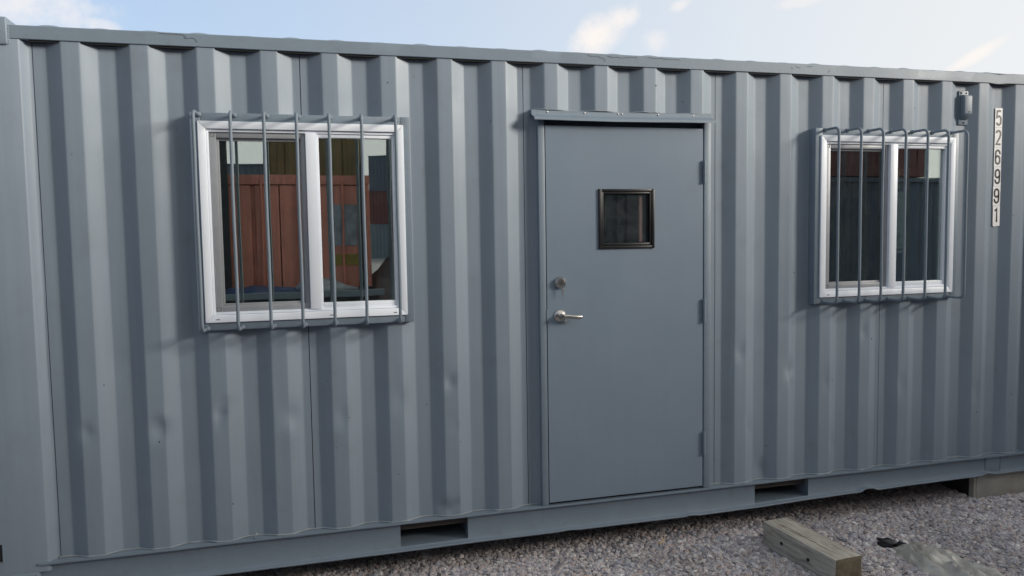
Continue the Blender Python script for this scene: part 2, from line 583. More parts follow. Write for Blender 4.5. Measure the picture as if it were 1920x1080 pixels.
WIN = [(0.515, 1.021), (3.831, 1.018)]         # left / bottom corners of the steel window surrounds
WSZ = 1.006
DOOR = (2.183, 3.176, 0.0, 2.046)              # outer edges of the door frame
HOLES = [(x + .03, x + WSZ - .03, z + .03, z + WSZ - .03) for x, z in WIN] + [(DOOR[0] + .02, DOOR[1] - .02, -1, DOOR[3] - .01)]
FOLDS = []
for i in range(-1, 21):
    for t in (0, .072, .140, .210):
        FOLDS += [i * P + t + d for d in (-.005, -.0025, 0, .0025, .005)] + [i * P + t + .018, i * P + t + .034, i * P + t + .052]
HX = [v for h in HOLES for v in h[:2]]
HZ = [v for h in HOLES for v in h[2:] if 0 < v < TOP]
SEAMS = [-.143, -.112, 1.010, 2.118, 3.227, 4.338, 5.450]
SEAMS = [-.122, 1.010, 2.118, 3.227, 4.338, 5.450]
zs = uniq(HZ + lin(0, TOP, 100), .004)
for a, b in zip([-.150] + SEAMS, SEAMS + [5.48]):
    g0, g1 = a + .0017, b - .0017
    xs = uniq([x for x in FOLDS + HX if g0 < x < g1] + [g0, g1])
    o = obj('wall_panel', sheet(xs, zs, wall_y, HOLES, .008), 'paint', shell, smooth=50)

# dark web behind the seams, the inner lining with its openings
bm = bmesh.new()
for s in SEAMS:
    box(bm, s - .012, s + .012, DEP + .009, DEP + .012, .005, TOP - .005)
obj('seam_backing', bm, 'dark', shell)
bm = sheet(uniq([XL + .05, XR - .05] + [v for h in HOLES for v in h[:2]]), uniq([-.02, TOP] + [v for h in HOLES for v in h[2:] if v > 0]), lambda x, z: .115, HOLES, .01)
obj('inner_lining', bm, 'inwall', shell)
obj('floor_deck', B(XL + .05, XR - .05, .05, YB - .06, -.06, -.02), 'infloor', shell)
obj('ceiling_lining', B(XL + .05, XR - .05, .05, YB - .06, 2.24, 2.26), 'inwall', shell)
obj('partition', B(2.0, 2.04, .13, YB - .12, -.01, 2.235), 'inwall', shell)
# back and end walls: the same corrugation
for nm, x0, x1, y in (('back_wall', XL + .1, XR - .1, YB - .045),):
    xs = uniq([x for x in [i * P + t for i in range(-2, 22) for t in (0, .072, .140, .210)] if x0 < x < x1] + [x0, x1])
    b = sheet(xs, [0, TOP], lambda x, z: YB - .005 - trap(x))
    join(b, B(x0, x1, YB - .075, YB - .07, 0, TOP))
    obj(nm, b, 'paint', shell)
for x, s in ((XL + .04, 1), (XR - .04, -1)):
    b = bmesh.new()
    ys = uniq([y for y in [i * P + t for i in range(0, 9) for t in (0, .072, .140, .210)] if .14 < y < YB - .14] + [.14, YB - .14])
    for y0, y1 in zip(ys, ys[1:]):
        q = [(x + s * trap(y0), y0, ZW), (x + s * trap(y1), y1, ZW), (x + s * trap(y1), y1, ZW + TOP), (x + s * trap(y0), y0, ZW + TOP)]
        b.faces.new([b.verts.new(c) for c in q])
    obj('end_wall', b, 'paint', shell)

# roof: die-stamped ridges whose rounded ends show above the rail
b = bmesh.new()
xs = []
for i in range(-4, 29):
    c = .362 + (i) * .2055
    xs += [c - .06, c - .045, c - .032, c - .016, c, c + .016, c + .032, c + .045, c + .06]
xs = uniq([x for x in xs if XL + .12 < x < XR - .12] + [XL + .12, XR - .12])
ys = [.004, .012, .02, .028, .036, .05, .08, .14, .3, YB / 2, YB - .3, YB - .1, YB - .05, YB - .01]


def ridge(x, y):
    t = abs(((x - .362 + .1027) % .2055) - .1027) / .06
    h = max(0.0, 1 - t * t)
    i = round((x - .362) / .2055)
    e = min(y, YB - y)
    hh = .0105 + .002 * math.sin(i * 2.3)
    return .001 + hh * (h ** .8) * min(1, max(0, (e - .004) / .026))


gv = [[b.verts.new((x, y, ZW + 2.383 + ridge(x, y))) for y in ys] for x in xs]
for i in range(len(xs) - 1):
    for j in range(len(ys) - 1):
        b.faces.new((gv[i][j], gv[i + 1][j], gv[i + 1][j + 1], gv[i][j + 1]))
obj('roof', b, 'paint', shell, smooth=60)

# top rail (square tube with slightly wavy edges)


def beam(x0, x1, prof_yz, n=120, wob=.0012, seed=0.0, zfun=None):
    b = bmesh.new()
    rings = []
    for i in range(n + 1):
        x = x0 + (x1 - x0) * i / n
        r = []
        for k, (y, z) in enumerate(prof_yz):
            dy = wob * noise.noise(Vector((x * 4 + seed, k * .35, 1)))
            dz_ = wob * noise.noise(Vector((x * 4 + seed, k * .35, 7)))
            zz = zfun(x, z) if zfun else z
            r.append(b.verts.new((x, y + dy, ZW + zz + dz_)))
        rings.append(r)
    K = len(prof_yz)
    for a, c in zip(rings, rings[1:]):
        for k in range(K):
            b.faces.new((a[k], c[k], c[(k + 1) % K], a[(k + 1) % K]))
    b.faces.new(rings[0])
    b.faces.new(rings[-1][::-1])
    bmesh.ops.recalc_face_normals(b, faces=b.faces)
    return b


rail_prof = [(-.0045, 2.3240), (-.006, 2.3255), (-.006, 2.3795), (-.0045, 2.3820), (-.002, 2.383), (.052, 2.383), (.054, 2.381), (.054, 2.3245), (.052, 2.323), (-.001, 2.323)]


def top_z(x, z):
    if 5.08 < x < 5.2 :
        return z - .006 * math.sin((x - 5.08) / .12 * math.pi)
    return z


obj('top_rail', beam(-.202, XR - .178, rail_prof, 160, .0010, zfun=top_z), 'trim', shell, smooth=25)
obj('rail_shade_strip', B(-.125, 5.445, .0035, DEP + .007, 2.3155, 2.3228), 'dark', shell)  # dark strip standing in for the shade under the top rail
rp2 = [(YB - y, z) for y, z in rail_prof]
obj('top_rail', beam(-.202, XR - .178, rp2, 20, .001), 'trim', shell)

# bottom rail: outward channel with a ledge, a web and a bent lower lip


def low_z(x):
    pts = [(-.4, -.152), (.7, -.148), (1.4, -.146), (1.8, -.142), (2.6, -.143), (3.15, -.145), (3.45, -.142), (3.8, -.133), (4.1, -.127), (4.5, -.120), (5.1, -.116), (5.7, -.112)]
    for (xa, za), (xb, zb) in zip(pts, pts[1:]):
        if xa <= x <= xb:
            z = za + (zb - za) * (x - xa) / (xb - xa)
            break
    for c, wd, h in ((4.235, .05, .016), (5.13, .045, .012), (2.33, .05, .004), (3.05, .04, .005)):
        z += h * max(0, 1 - ((x - c) / wd) ** 4) if abs(x - c) < wd else 0
    return z


FP = [(1.428, 1.779), (3.475, 3.834)]
b = bmesh.new()
xs = uniq(lin(-.202, XR - .178, 190) + [v for f in FP for v in f] + [5.25, 5.256], .0008)
zc = []
for x in xs:
    j = .0016 * noise.noise(Vector((x * 7, 0, 2))) + .0018 * noise.noise(Vector((x * 2.2, 5, 2)))
    j *= .65
    lip = -.014 + j * 1.5
    lz = low_z(x)
    row = [(DEP + .04, .0), (.0, .0005 + j * .4), (lip, .0005 + j), (lip - .001, -.004 + j), (lip, -.009 + j), (.006, -.011), (.010, -.016), (.010, lz + .012), (.006, lz + .007), (-.020 + j * 2, lz + .004), (-.022 + j * 2, lz), (-.019 + j * 2, lz - .005), (.05, lz - .005)]
    zc.append([b.verts.new((x, y, ZW + z)) for y, z in row])
for i in range(len(xs) - 1):
    cx = (xs[i] + xs[i + 1]) / 2
    for k in range(12):
        if k in (6,) and any(f[0] < cx < f[1] for f in FP):
            continue
        b.faces.new((zc[i][k], zc[i][k + 1], zc[i + 1][k + 1], zc[i + 1][k]))
bmesh.ops.recalc_face_normals(b, faces=b.faces)
obj('bottom_rail', b, 'trim', shell, smooth=50)
b = bmesh.new()
box(b, XL + .17, XR - .17, YB - .06, YB - .01, -.145, -.003, .004)
obj('bottom_rail', b, 'trim', shell)
for x0, x1 in FP:
    zb = low_z((x0 + x1) / 2)
    b = bmesh.new()
    box(b, x0 - .006, x0 - .001, .012, YB - .07, zb + .002, -.014)
    box(b, x1 + .001, x1 + .006, .012, YB - .07, zb + .002, -.014)
    box(b, x0 - .0005, x1 + .0005, .014, YB - .07, zb + .006, zb + .011)
    box(b, x0 - .0005, x1 + .0005, .014, YB - .07, -.016, -.0125)
    box(b, x0, x1, YB * .5, YB * .5 + .01, zb + .012, -.017)
    obj('fork_pocket', b, 'trim', shell)
# under-floor cross members
b = bmesh.new()
for i in range(18):
    x = .0 + i * .31
    if any(f[0] - .06 < x < f[1] + .03 for f in FP):
        continue
    box(b, x, x + .045, .055, YB - .065, -.118, -.062)
tag(obj('cross_members', b, 'dark', shell), kind='stuff')
# end piece of the bottom rail at the far corner
obj('rail_joint', B(5.2505, 5.2545, .0075, .0098, -.113, -.016), 'dark', shell)
obj('rail_gusset', B(5.135, 5.249, .0055, .0096, low_z(5.2) + .012, -.014, .001), 'trim', shell)

# weld and sealant bead along the foot of the corrugation
for seg in ((-.13, DOOR[0] - .004), (DOOR[1] + .004, 5.45)):
    b = bmesh.new()
    pts, rad = [], []
    x = seg[0]
    while x < seg[1]:
        pts.append((x, wall_y(x, .004) - .0015, ZW + .0035 + .0022 * noise.noise(Vector((x * 14, 3, 3)))))
        rad.append(.0042 + .0026 * noise.noise(Vector((x * 23, 1, 1))) + (.002 if noise.noise(Vector((x * 5, 8, 8))) > .25 else 0))
        x += .0085
    tube(b, pts, rad, 7)
    obj('weld_bead', b, 'bead', shell, smooth=60)
# loose curl of sealant
b = bmesh.new()
tube(b, [(.722, -.006, ZW + .002), (.728, -.010, ZW + .008), (.727, -.014, ZW + .017), (.733, -.012, ZW + .026), (.742, -.008, ZW + .030)], [.003, .004, .0045, .004, .002], 7)
obj('sealant_curl', b, 'bead', shell, smooth='all')

# corner posts and castings


def corner_post(x0, x1, flip, y0=-.006, yb=.16):
    # outline seen from above (x, y), extruded from the lower to the upper casting
    pts = [(x0, y0), (x1 - .002, y0), (x1 + .002, y0 + .002), (x1 + .006, y0 + .008), (x1 + .024, .030), (x1 + .030, .034), (x1 + .040, .037), (x1 + .040, .043), (x1 + .01, .043), (x1 - .02, yb), (x0, yb)]
    if flip:
        c = (XL + XR)
        pts = [(c - x, y) for x, y in pts]
    b = bmesh.new()
    zz = lin(-.04, 2.322, 24)
    rg = [[b.verts.new((x + .0012 * noise.noise(Vector((z * 2, x * 9, 1))), y, z + ZW)) for x, y in pts] for z in zz]
    K = len(pts)
    for r0, r1 in zip(rg, rg[1:]):
        for k in range(K):
            b.faces.new((r0[k], r0[(k + 1) % K], r1[(k + 1) % K], r1[k]))
    b.faces.new(rg[0])
    b.faces.new(rg[-1])
    bmesh.ops.recalc_face_normals(b, faces=b.faces)
    return b


post_ = obj('corner_post', corner_post(XL, -.164, False), 'paint', shell, smooth=45)
obj('slot', B(-.372, -.342, -.0066, -.0056, .026, .104), 'dark', post_)
obj('slot_rim', frame(bmesh.new(), -.376, -.338, .022, .108, .0035, .0035, .0035, .0035, -.010, -.005, .001), 'trim', post_)
obj('corner_post', corner_post(XL, -.164, True), 'paint', shell, smooth=45)
for x in (XL, XR - .15):
    obj('corner_post', B(x, x + .15, YB - .15, YB + .002, -.04, 2.322, .006), 'paint', shell)


def casting(xc, yc, zc_, sx, sy):
    """118 mm high corner casting with stadium holes sunk in its two outer faces; sx, sy point outward"""
    b = bmesh.new()
    hx, hy, hz = .089, .081, .059
    box(b, xc - hx, xc + hx, yc - hy, yc + hy, zc_ - hz, zc_ + hz, .007, 3)
    return b


for x, sx in ((XL + .089, -1), (XR - .089, 1)):
    for y, sy in ((.081 - .016, -1), (YB - .065, 1)):
        for z in (2.354, -.099):
            o = obj('corner_casting', casting(x, y, z, sx, sy), 'trim', shell, smooth=45)
            b = bmesh.new()
            yf = y + sy * .0815
            n = 24
            ring = []
            for k in range(n):
                a = 2 * math.pi * k / n
                ring.append(b.verts.new((x + (.022 if math.cos(a) > 0 else -.022) + math.cos(a) * .026, yf, ZW + z + math.sin(a) * .026)))
            b.faces.new(ring)
            r2 = bmesh.ops.extrude_face_region(b, geom=b.faces[:])
            for v in r2['geom']:
                if isinstance(v, bmesh.types.BMVert):
                    v.co.y += sy * .0008
            bmesh.ops.recalc_face_normals(b, faces=b.faces)
            obj('aperture', b, 'dark', o)
# weld between casting and rail
b = bmesh.new()
tube(b, [(-.1985, -.004 + .001 * math.sin(i * 3), ZW + 2.298 + i * .004) for i in range(21)], [.004 + .0015 * math.sin(i * 1.9) for i in range(21)], 7)
obj('weld_bead', b, 'trim', shell, smooth='all')
# cracks in the paint of the top rail
b = bmesh.new()
CR = [[(.40, 2.378), (.43, 2.374), (.46, 2.376), (.50, 2.374), (.515, 2.366), (.505, 2.361), (.522, 2.358), (.53, 2.362), (.55, 2.360), (.557, 2.352), (.56, 2.342)],
      [(2.46, 2.374), (2.47, 2.367), (2.50, 2.366), (2.51, 2.370), (2.53, 2.361), (2.545, 2.360), (2.555, 2.352), (2.557, 2.342)],
      [(2.57, 2.372), (2.60, 2.366), (2.63, 2.368), (2.65, 2.364), (2.69, 2.371), (2.74, 2.372)],
      [(2.80, 2.374), (2.84, 2.371), (2.88, 2.373), (2.91, 2.368), (2.95, 2.371), (2.99, 2.369)],
      [(3.68, 2.360), (3.69, 2.352)], [(3.71, 2.366), (3.72, 2.360), (3.74, 2.362)], [(3.78, 2.370), (3.82, 2.368)], [(3.93, 2.352), (3.92, 2.338)]]
for c in CR:
    tube(b, [(x, -.0072, ZW + z) for x, z in c], .0006, 5)
tag(obj('paint_cracks', b, 'dark', shell), kind='stuff')
# small chips and rust specks in the wall paint
b = bmesh.new()
for k in range(46):
    x, z = random.uniform(.0, 5.4), random.uniform(.05, 2.28)
    if any(h[0] - .05 < x < h[1] + .05 and h[2] - .05 < z < h[3] + .05 for h in HOLES):
        continue
    r = random.uniform(.0018, .0042)
    y = wall_y(x, z) - .0008
    ring = [b.verts.new((x + math.cos(a) * r * random.uniform(.6, 1.2), y, ZW + z + math.sin(a) * r * random.uniform(.7, 1.6))) for a in [i * math.pi / 3 for i in range(6)]]
    b.faces.new(ring)
tag(obj('paint_chips', b, 'dark', shell), kind='stuff')

# ------------------------------------------------------------------ windows
BAR_OFF = [[.031, .185, .328, .470, .615, .763, .921], [.058, .205, .352, .506, .658, .804, .940]]
YF = -.025                                     # front of the steel surround
yb_ = -.150                                    # plane of the bars


def bar_mesh(h, curl):
    """C-shaped round bar of height h, origin at the lower anchor"""
    pts = [(0, 0, 0), (0, -.05, 0)]
    dpt = YF - yb_
    r = .034
    pts = [(curl, .004, 0), (curl * .7, -.02, 0), (curl * .25, -dpt + r + .01, 0)]
    for k in range(7):
        a = k / 6 * math.pi / 2
        pts.append((curl * .1 * (1 - k / 6), -dpt + r - math.sin(a) * r, r - math.cos(a) * r))
    n = 6
    for k in range(1, n):
        pts.append((.0012 * math.sin(k * 1.3), -dpt, r + (h - 2 * r) * k / n))
    for k in range(7):
        a = (1 - k / 6) * math.pi / 2
        pts.append((curl * .1 * k / 6, -dpt + r - math.sin(a) * r, h - r + math.cos(a) * r))
    pts += [(curl * .25, -dpt + r + .01, h), (curl * .7, -.02, h), (curl, .004, h)]
    b = bmesh.new()
    tube(b, pts, .0076, 12)
    for zz_ in (0, h):
        tube(b, [(curl, -.001, zz_), (curl, -.005, zz_), (curl * .9, -.009, zz_)], [.0125, .0115, .008], 10)
    return b


win_objs = []
for wi, (sx, sz) in enumerate(WIN):
    # steel surround: square tube picture frame standing proud of the corrugation
    b = bmesh.new()
    frame(b, sx, sx + WSZ, sz, sz + WSZ, .048, .048, .048, .048, YF, .075, .003)
    sur = obj('window_surround', b, 'trim', shell, smooth=45)
    # weld marks along the surround
    x0, z0 = sx + .034, sz + .038
    W_, H_ = .938, .928
    x1, z1 = x0 + W_, z0 + H_
    yv = YF - .010
    # white vinyl frame: outer flange and a stepped inner track
    b = bmesh.new()
    # mitred flange: four trapezoids
    fw_ = .034

    def prism(b, quad, ya, yb2):
        lo = [b.verts.new((x, ya, z + ZW)) for x, z in quad]
        hi = [b.verts.new((x, yb2, z + ZW)) for x, z in quad]
        n = len(quad)
        b.faces.new(lo)
        b.faces.new(hi[::-1])
        for k in range(n):
            b.faces.new((lo[k], hi[k], hi[(k + 1) % n], lo[(k + 1) % n]))
    e = .0006
    t_ = bmesh.new()
    prism(t_, [(x0 + e, z1), (x1 - e, z1), (x1 - fw_ - e, z1 - fw_), (x0 + fw_ + e, z1 - fw_)], yv, YF + .06)
    prism(t_, [(x0 + e, z0), (x0 + fw_ + e, z0 + fw_), (x1 - fw_ - e, z0 + fw_), (x1 - e, z0)], yv, YF + .06)
    prism(t_, [(x0, z0 + e), (x0, z1 - e), (x0 + fw_, z1 - fw_ - e), (x0 + fw_, z0 + fw_ + e)], yv, YF + .06)
    prism(t_, [(x1, z0 + e), (x1 - fw_, z0 + fw_ + e), (x1 - fw_, z1 - fw_ - e), (x1, z1 - e)], yv, YF + .06)
    bmesh.ops.recalc_face_normals(t_, faces=t_.faces)
    bmesh.ops.bevel(t_, geom=t_.edges[:], offset=.0015, segments=2, profile=.5, affect='EDGES')
    join(b, t_)
    # inner step of the track
    frame(b, x0 + fw_ + .001, x1 - fw_ - .001, z0 + fw_ + .001, z1 - fw_ - .001, .010, .010, .012, .012, yv + .012, yv + .075, .001)
    win = obj('window', b, 'vinyl', shell, smooth=45)
    win['label'] = ['left window, its glass reflecting orange container doors', 'right window, its glass dark with papers behind it'][wi]
    u = x0 + .500                              # centre of the meeting stile
    # meeting stile and fixed right sash
    b = bmesh.new()
    box(b, u - .026, u + .026, yv + .004, yv + .05, z0 + fw_ + .0115, z1 - fw_ - .0115, .0025)
    frame(b, u + .0265, x1 - fw_ - .0115, z0 + fw_ + .0125, z1 - fw_ - .0125, .009, .010, .018, .026, yv + .020, yv + .060, .002)
    obj('fixed_sash', b, 'vinyl', win, smooth=45)
    # sliding left sash with screen frame
    b = bmesh.new()
    xa, xb2, za, zb2 = x0 + fw_ + .0125, u - .027, z0 + fw_ + .0125, z1 - fw_ - .0125
    frame(b, xa, xb2, za, zb2, .030, .020, .026, .028, yv + .022, yv + .034, .002)
    scr = obj('screen_frame', b, 'alu', win, smooth=45)
    b = bmesh.new()
    frame(b, xa + .004, xb2, za + .004, zb2 - .004, .036, .026, .034, .034, yv + .038, yv + .058, .002)
    obj('sliding_sash', b, 'alu', win, smooth=45)
    for cz in (za + .013, zb2 - .013):
        b = frame(bmesh.new(), xa + .004, xa + .024, cz - .010, cz + .010, .003, .003, .003, .003, yv + .0205, yv + .0225, .0004)
        obj('corner_key', b, 'liner', win)
    # glass
    b = B(xa + .036, xb2 - .026, yv + .046, yv + .050, za + .034, zb2 - .034)
    obj('pane', b, 'glass_dusty' if wi else 'glass', win)
    b = B(u + .034, x1 - fw_ - .020, yv + .040, yv + .044, z0 + fw_ + .036, z1 - fw_ - .029)
    obj('pane', b, 'glass', win)
    # drain slots in the sill
    for dx in (.055, u - x0 + .07, W_ - .06):
        obj('drain_slot', B(x0 + dx - .008, x0 + dx + .008, yv - .0006, yv + .001, z0 + .012, z0 + .0155), 'dark', win)
    # deep jamb lining towards the room
    b = bmesh.new()
    frame(b, x0 + .02, x1 - .02, z0 + .02, z1 - .02, .016, .016, .016, .016, YF + .062, .175, .001)
    obj('jamb_lining', b, 'liner', win)
    b = bmesh.new()
    frame(b, x0 - .03, x1 + .03, z0 - .03, z1 + .03, .048, .048, .048, .048, .1765, .188, .002)
    obj('inner_casing', b, 'liner', win)
    # seven bent bars
    base = None
    for k, off in enumerate(BAR_OFF[wi]):
        if base is None:
            bmb = bar_mesh(WSZ - .022, .004 if wi else .010)
            me = bpy.data.meshes.new('security_bar')
            bmb.to_mesh(me)
            bmb.free()
            me.polygons.foreach_set('use_smooth', [True] * len(me.polygons))
            me.materials.append(M['bar'])
            base = me
        link_mesh('security_bar', base, (sx + off, YF, ZW + sz + .011), sur)

# ------------------------------------------------------------------ door
dx0, dx1, dz1 = 2.223, 3.132, 2.006
DY = -.006
b = bmesh.new()
box(b, DOOR[0], dx0 - .0045, DY - .001, .10, .001, DOOR[3], .003)
box(b, dx1 + .0035, DOOR[1], DY - .001, .10, .001, DOOR[3], .003)
box(b, dx0 - .0044, dx1 + .0034, .055, .10, dz1 + .004, DOOR[3] - .001, .002)
fr = obj('door_frame', b, 'trim', shell, smooth=45)
b = bmesh.new()
frame(b, dx0 - .004, dx1 + .003, .002, dz1 + .003, .012, .012, .012, .008, .042, .09, 0)
obj('door_stop', b, 'dark', fr)
vx0, vx1, vz0, vz1 = 2.513, 2.834, 1.362, 1.680


def door_y(x, z):
    return DY + .0011 * noise.noise(Vector((x * 2.2, z * 1.6, 2))) + .0004 * noise.noise(Vector((x * 7, z * 6, 5)))


xs = uniq(lin(dx0, dx1 - .003, 26) + [vx0 + .01, vx1 - .01])
zz = uniq(lin(.016, dz1, 56) + [vz0 + .01, vz1 - .01])
door = obj('door', sheet(xs, zz, door_y, [(vx0 + .01, vx1 - .01, vz0 + .01, vz1 - .01)], .04), 'door', shell, smooth=40)
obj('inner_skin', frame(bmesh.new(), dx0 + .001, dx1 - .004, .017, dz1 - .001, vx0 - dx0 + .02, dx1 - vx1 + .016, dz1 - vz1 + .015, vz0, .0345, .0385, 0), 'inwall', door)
# vision panel
b = frame(bmesh.new(), vx0, vx1, vz0, vz1, .015, .015, .015, .015, DY - .010, DY + .01, .002)
frame(b, vx0 + .0155, vx1 - .0155, vz0 + .0155, vz1 - .0155, .010, .012, .012, .014, DY - .006, DY + .012, .002)
vf = obj('vision_frame', b, 'blackrub', door, smooth=45)
obj('vision_pane', B(vx0 + .03, vx1 - .03, DY + .008, DY + .012, vz0 + .03, vz1 - .03), 'vision', door)
obj('inner_trim', B(vx1 - .078, vx1 - .060, DY + .016, DY + .030, vz0 + .034, vz1 - .034, .002), 'woodstrip', door)
obj('inner_trim', B(vx1 - .059, vx1 - .030, DY + .018, DY + .04, vz0 + .03, vz1 - .03), 'blackrub', door)
# hinges
hm = None
for z0, z1 in ((1.714, 1.832), (.946, 1.072), (.198, .325)):
    b = bmesh.new()
    for k in range(3):
        h = (z1 - z0) / 3
        tube(b, [(0, 0, -.0006 - (z1 - z0) / 2 + h * k + .0012), (0, 0, -(z1 - z0) / 2 + h * (k + 1) - .0012)], .0085, 14)
    tube(b, [(0, 0, -(z1 - z0) / 2 - .004), (0, 0, (z1 - z0) / 2 + .004)], .006, 12)
    b2 = bmesh.new()
    join(b, b2)
    me = bpy.data.meshes.new('hinge')
    b.to_mesh(me)
    b.free()
    me.polygons.foreach_set('use_smooth', [True] * len(me.polygons))
    me.set_sharp_from_angle(angle=R(40))
    me.materials.append(M['trim'])
    link_mesh('hinge', me, (dx1 + .001, DY - .011, ZW + (z0 + z1) / 2), door)
# deadbolt and lever set
cx, cz = 2.294, 1.190
b = lathe(bmesh.new(), [(.033, 0), (.033, .004), (.031, .007), (.027, .020), (.0245, .023), (.0205, .0235), (.0195, .0215), (.017, .0215), (.0165, .0225), (.004, .0225)], (cx, DY, ZW + cz))
db = obj('deadbolt', b, 'chrome', door, smooth=35)
obj('keyway', B(cx - .0022, cx + .0022, DY - .0236, DY - .022, cz - .008, cz + .007), 'dark', db)
cz2 = 1.015
b = lathe(bmesh.new(), [(.0345, 0), (.0345, .003), (.033, .006), (.026, .012), (.016, .017), (.0135, .019), (.0135, .045), (.012, .050), (.004, .051)], (cx - .002, DY, ZW + cz2))
# lever arm sweeping to the hinge side
pts = [(cx + .002, DY - .043, cz2), (cx + .028, DY - .048, cz2 - .001), (cx + .055, DY - .050, cz2 - .004), (cx + .085, DY - .048, cz2 - .006), (cx + .104, DY - .044, cz2 - .006)]
rad = [.0125, .0115, .0105, .0105, .009]
n = 14
rings = []
for (x, y, z), r in zip(pts, rad):
    rings.append([b.verts.new((x, y + math.cos(2 * math.pi * k / n) * r * .6, ZW + z + math.sin(2 * math.pi * k / n) * r)) for k in range(n)])
for a, c in zip(rings, rings[1:]):
    for k in range(n):
        b.faces.new((a[k], a[(k + 1) % n], c[(k + 1) % n], c[k]))
b.faces.new(rings[0][::-1])
b.faces.new(rings[-1])
bmesh.ops.recalc_face_normals(b, faces=b.faces)
lv = obj('door_lever', b, 'chrome', door, smooth=40)
obj('keyway', B(cx - .004, cx, DY - .0525, DY - .0505, cz2 - .006, cz2 + .006), 'dark', lv)
obj('latch_guard', B(dx0 - .006, dx0 + .001, DY - .004, DY + .01, cz2 - .028, cz2 + .034, .002), 'trim', door)
# rain cap over the door
b = bmesh.new()
capx = lin(2.150, 3.178, 40)
prof_c = [(.040, 2.092), (.002, 2.088), (-.004, 2.080), (-.006, 2.066), (-.012, 2.056), (-.026, 2.049), (-.044, 2.045), (-.056, 2.040), (-.060, 2.034), (-.059, 2.032), (-.055, 2.036), (-.044, 2.041), (-.026, 2.045), (-.010, 2.050), (.0, 2.062), (.040, 2.070)]
prof_c = [(.038, 2.092), (.000, 2.091), (-.0065, 2.088), (-.0075, 2.072), (-.012, 2.064), (-.030, 2.057), (-.052, 2.050), (-.057, 2.044), (-.058, 2.034), (-.056, 2.034), (-.054, 2.043), (-.030, 2.052), (-.011, 2.059), (-.003, 2.068), (.038, 2.068)]
rg = []
for i, x in enumerate(capx):
    sag = -.004 * math.sin(min(1, (x - 2.15) / .9) * math.pi) + .004 * (x - 2.15)
    jit = .0012 * noise.noise(Vector((x * 6, 2, 2)))
    rg.append([b.verts.new((x, y + jit, ZW + z + sag + jit - .006)) for y, z in prof_c])
K = len(prof_c)
for a, c in zip(rg, rg[1:]):
    for k in range(K):
        b.faces.new((a[k], c[k], c[(k + 1) % K], a[(k + 1) % K]))
b.faces.new(rg[0])
b.faces.new(rg[-1])
bmesh.ops.recalc_face_normals(b, faces=b.faces)
cap = obj('rain_cap', b, 'trim', shell, smooth=40)
for x in (2.235, 2.44, 2.628, 2.65, 2.86, 3.07):
    b = lathe(bmesh.new(), [(.0045, -.002), (.0045, .0015), (.003, .0025), (.001, .003)], (x, -.0075, ZW + 2.074), 10)
    obj('screw', b, 'steel', cap, smooth=40)
b = bmesh.new()
pts = [(x, wall_y(x, 2.09) - .004, ZW + 2.088 + .003 * noise.noise(Vector((x * 30, 1, 4)))) for x in lin(2.155, 3.17, 90)]
tube(b, pts, [.004 + .002 * noise.noise(Vector((p[0] * 25, 2, 2))) for p in pts], 6)
obj('sealant_bead', b, 'bead', cap, smooth='all')

# ------------------------------------------------------------------ air vent and number stickers
vxc = 4.915
yw = DEP - .002
b = B(vxc - .036, vxc + .036, yw - .006, yw + .004, 2.071, 2.275, .002)
vent = obj('air_vent', b, 'trim', shell, smooth=45)
b = bmesh.new()
quad = [(yw - .005, 2.098), (yw - .034, 2.122), (yw - .044, 2.135), (yw - .044, 2.236), (yw - .038, 2.246), (yw - .005, 2.250)]
sides = []
for x in (vxc - .029, vxc + .029):
    sides.append([b.verts.new((x, y, ZW + z)) for y, z in quad])
K = len(quad)
for k in range(K):
    b.faces.new((sides[0][k], sides[1][k], sides[1][(k + 1) % K], sides[0][(k + 1) % K]))
b.faces.new(sides[0])
b.faces.new(sides[1][::-1])
bmesh.ops.recalc_face_normals(b, faces=b.faces)
bmesh.ops.bevel(b, geom=b.edges[:], offset=.004, segments=2, profile=.5, affect='EDGES')
obj('vent_hood', b, 'trim', vent, smooth=45)
obj('vent_slit', B(vxc - .004, vxc + .02, yw - .0446, yw - .0438, 2.142, 2.146), 'dark', vent)
for x, z in ((vxc - .02, 2.262), (vxc + .018, 2.262), (vxc + .002, 2.083)):
    obj('rivet', lathe(bmesh.new(), [(.006, -.002), (.006, .0015), (.003, .003), (.0008, .003)], (x, yw - .006, ZW + z), 10), 'dark', vent)


def arc(cx_, cz_, rx, rz, a0, a1, n=10):
    return [(cx_ + rx * math.cos(R(a0 + (a1 - a0) * i / n)), cz_ + rz * math.sin(R(a0 + (a1 - a0) * i / n))) for i in range(n + 1)]


# strokes in a 1 x 2.35 cell, centre line of the pen
G = {'5': [[(.86, 2.2), (.2, 2.2), (.14, 1.2), (.3, 1.32)] + arc(.5, 1.0, .36, .42, 100, 0, 6) + [(.86, .6)] + arc(.5, .55, .36, .42, 0, -170, 10)],
     '2': [arc(.5, 1.75, .36, .45, 170, 0, 10) + [(.86, 1.55), (.72, 1.15), (.14, .15), (.9, .15)]],
     '6': [[(.84, 1.75)] + arc(.5, 1.75, .36, .45, 0, 180, 10) + [(.14, .6)] + arc(.5, .6, .36, .45, 180, 360, 10) + arc(.5, .9, .36, .42, 0, 165, 10)],
     '9': [[(.16, .6)] + arc(.5, .6, .36, .45, 180, 360, 10) + [(.86, 1.75)] + arc(.5, 1.75, .36, .45, 0, 180, 10) + arc(.5, 1.45, .36, .42, 180, 345, 10)],
     '1': [[(.22, 1.8), (.56, 2.2), (.56, .12)]]}


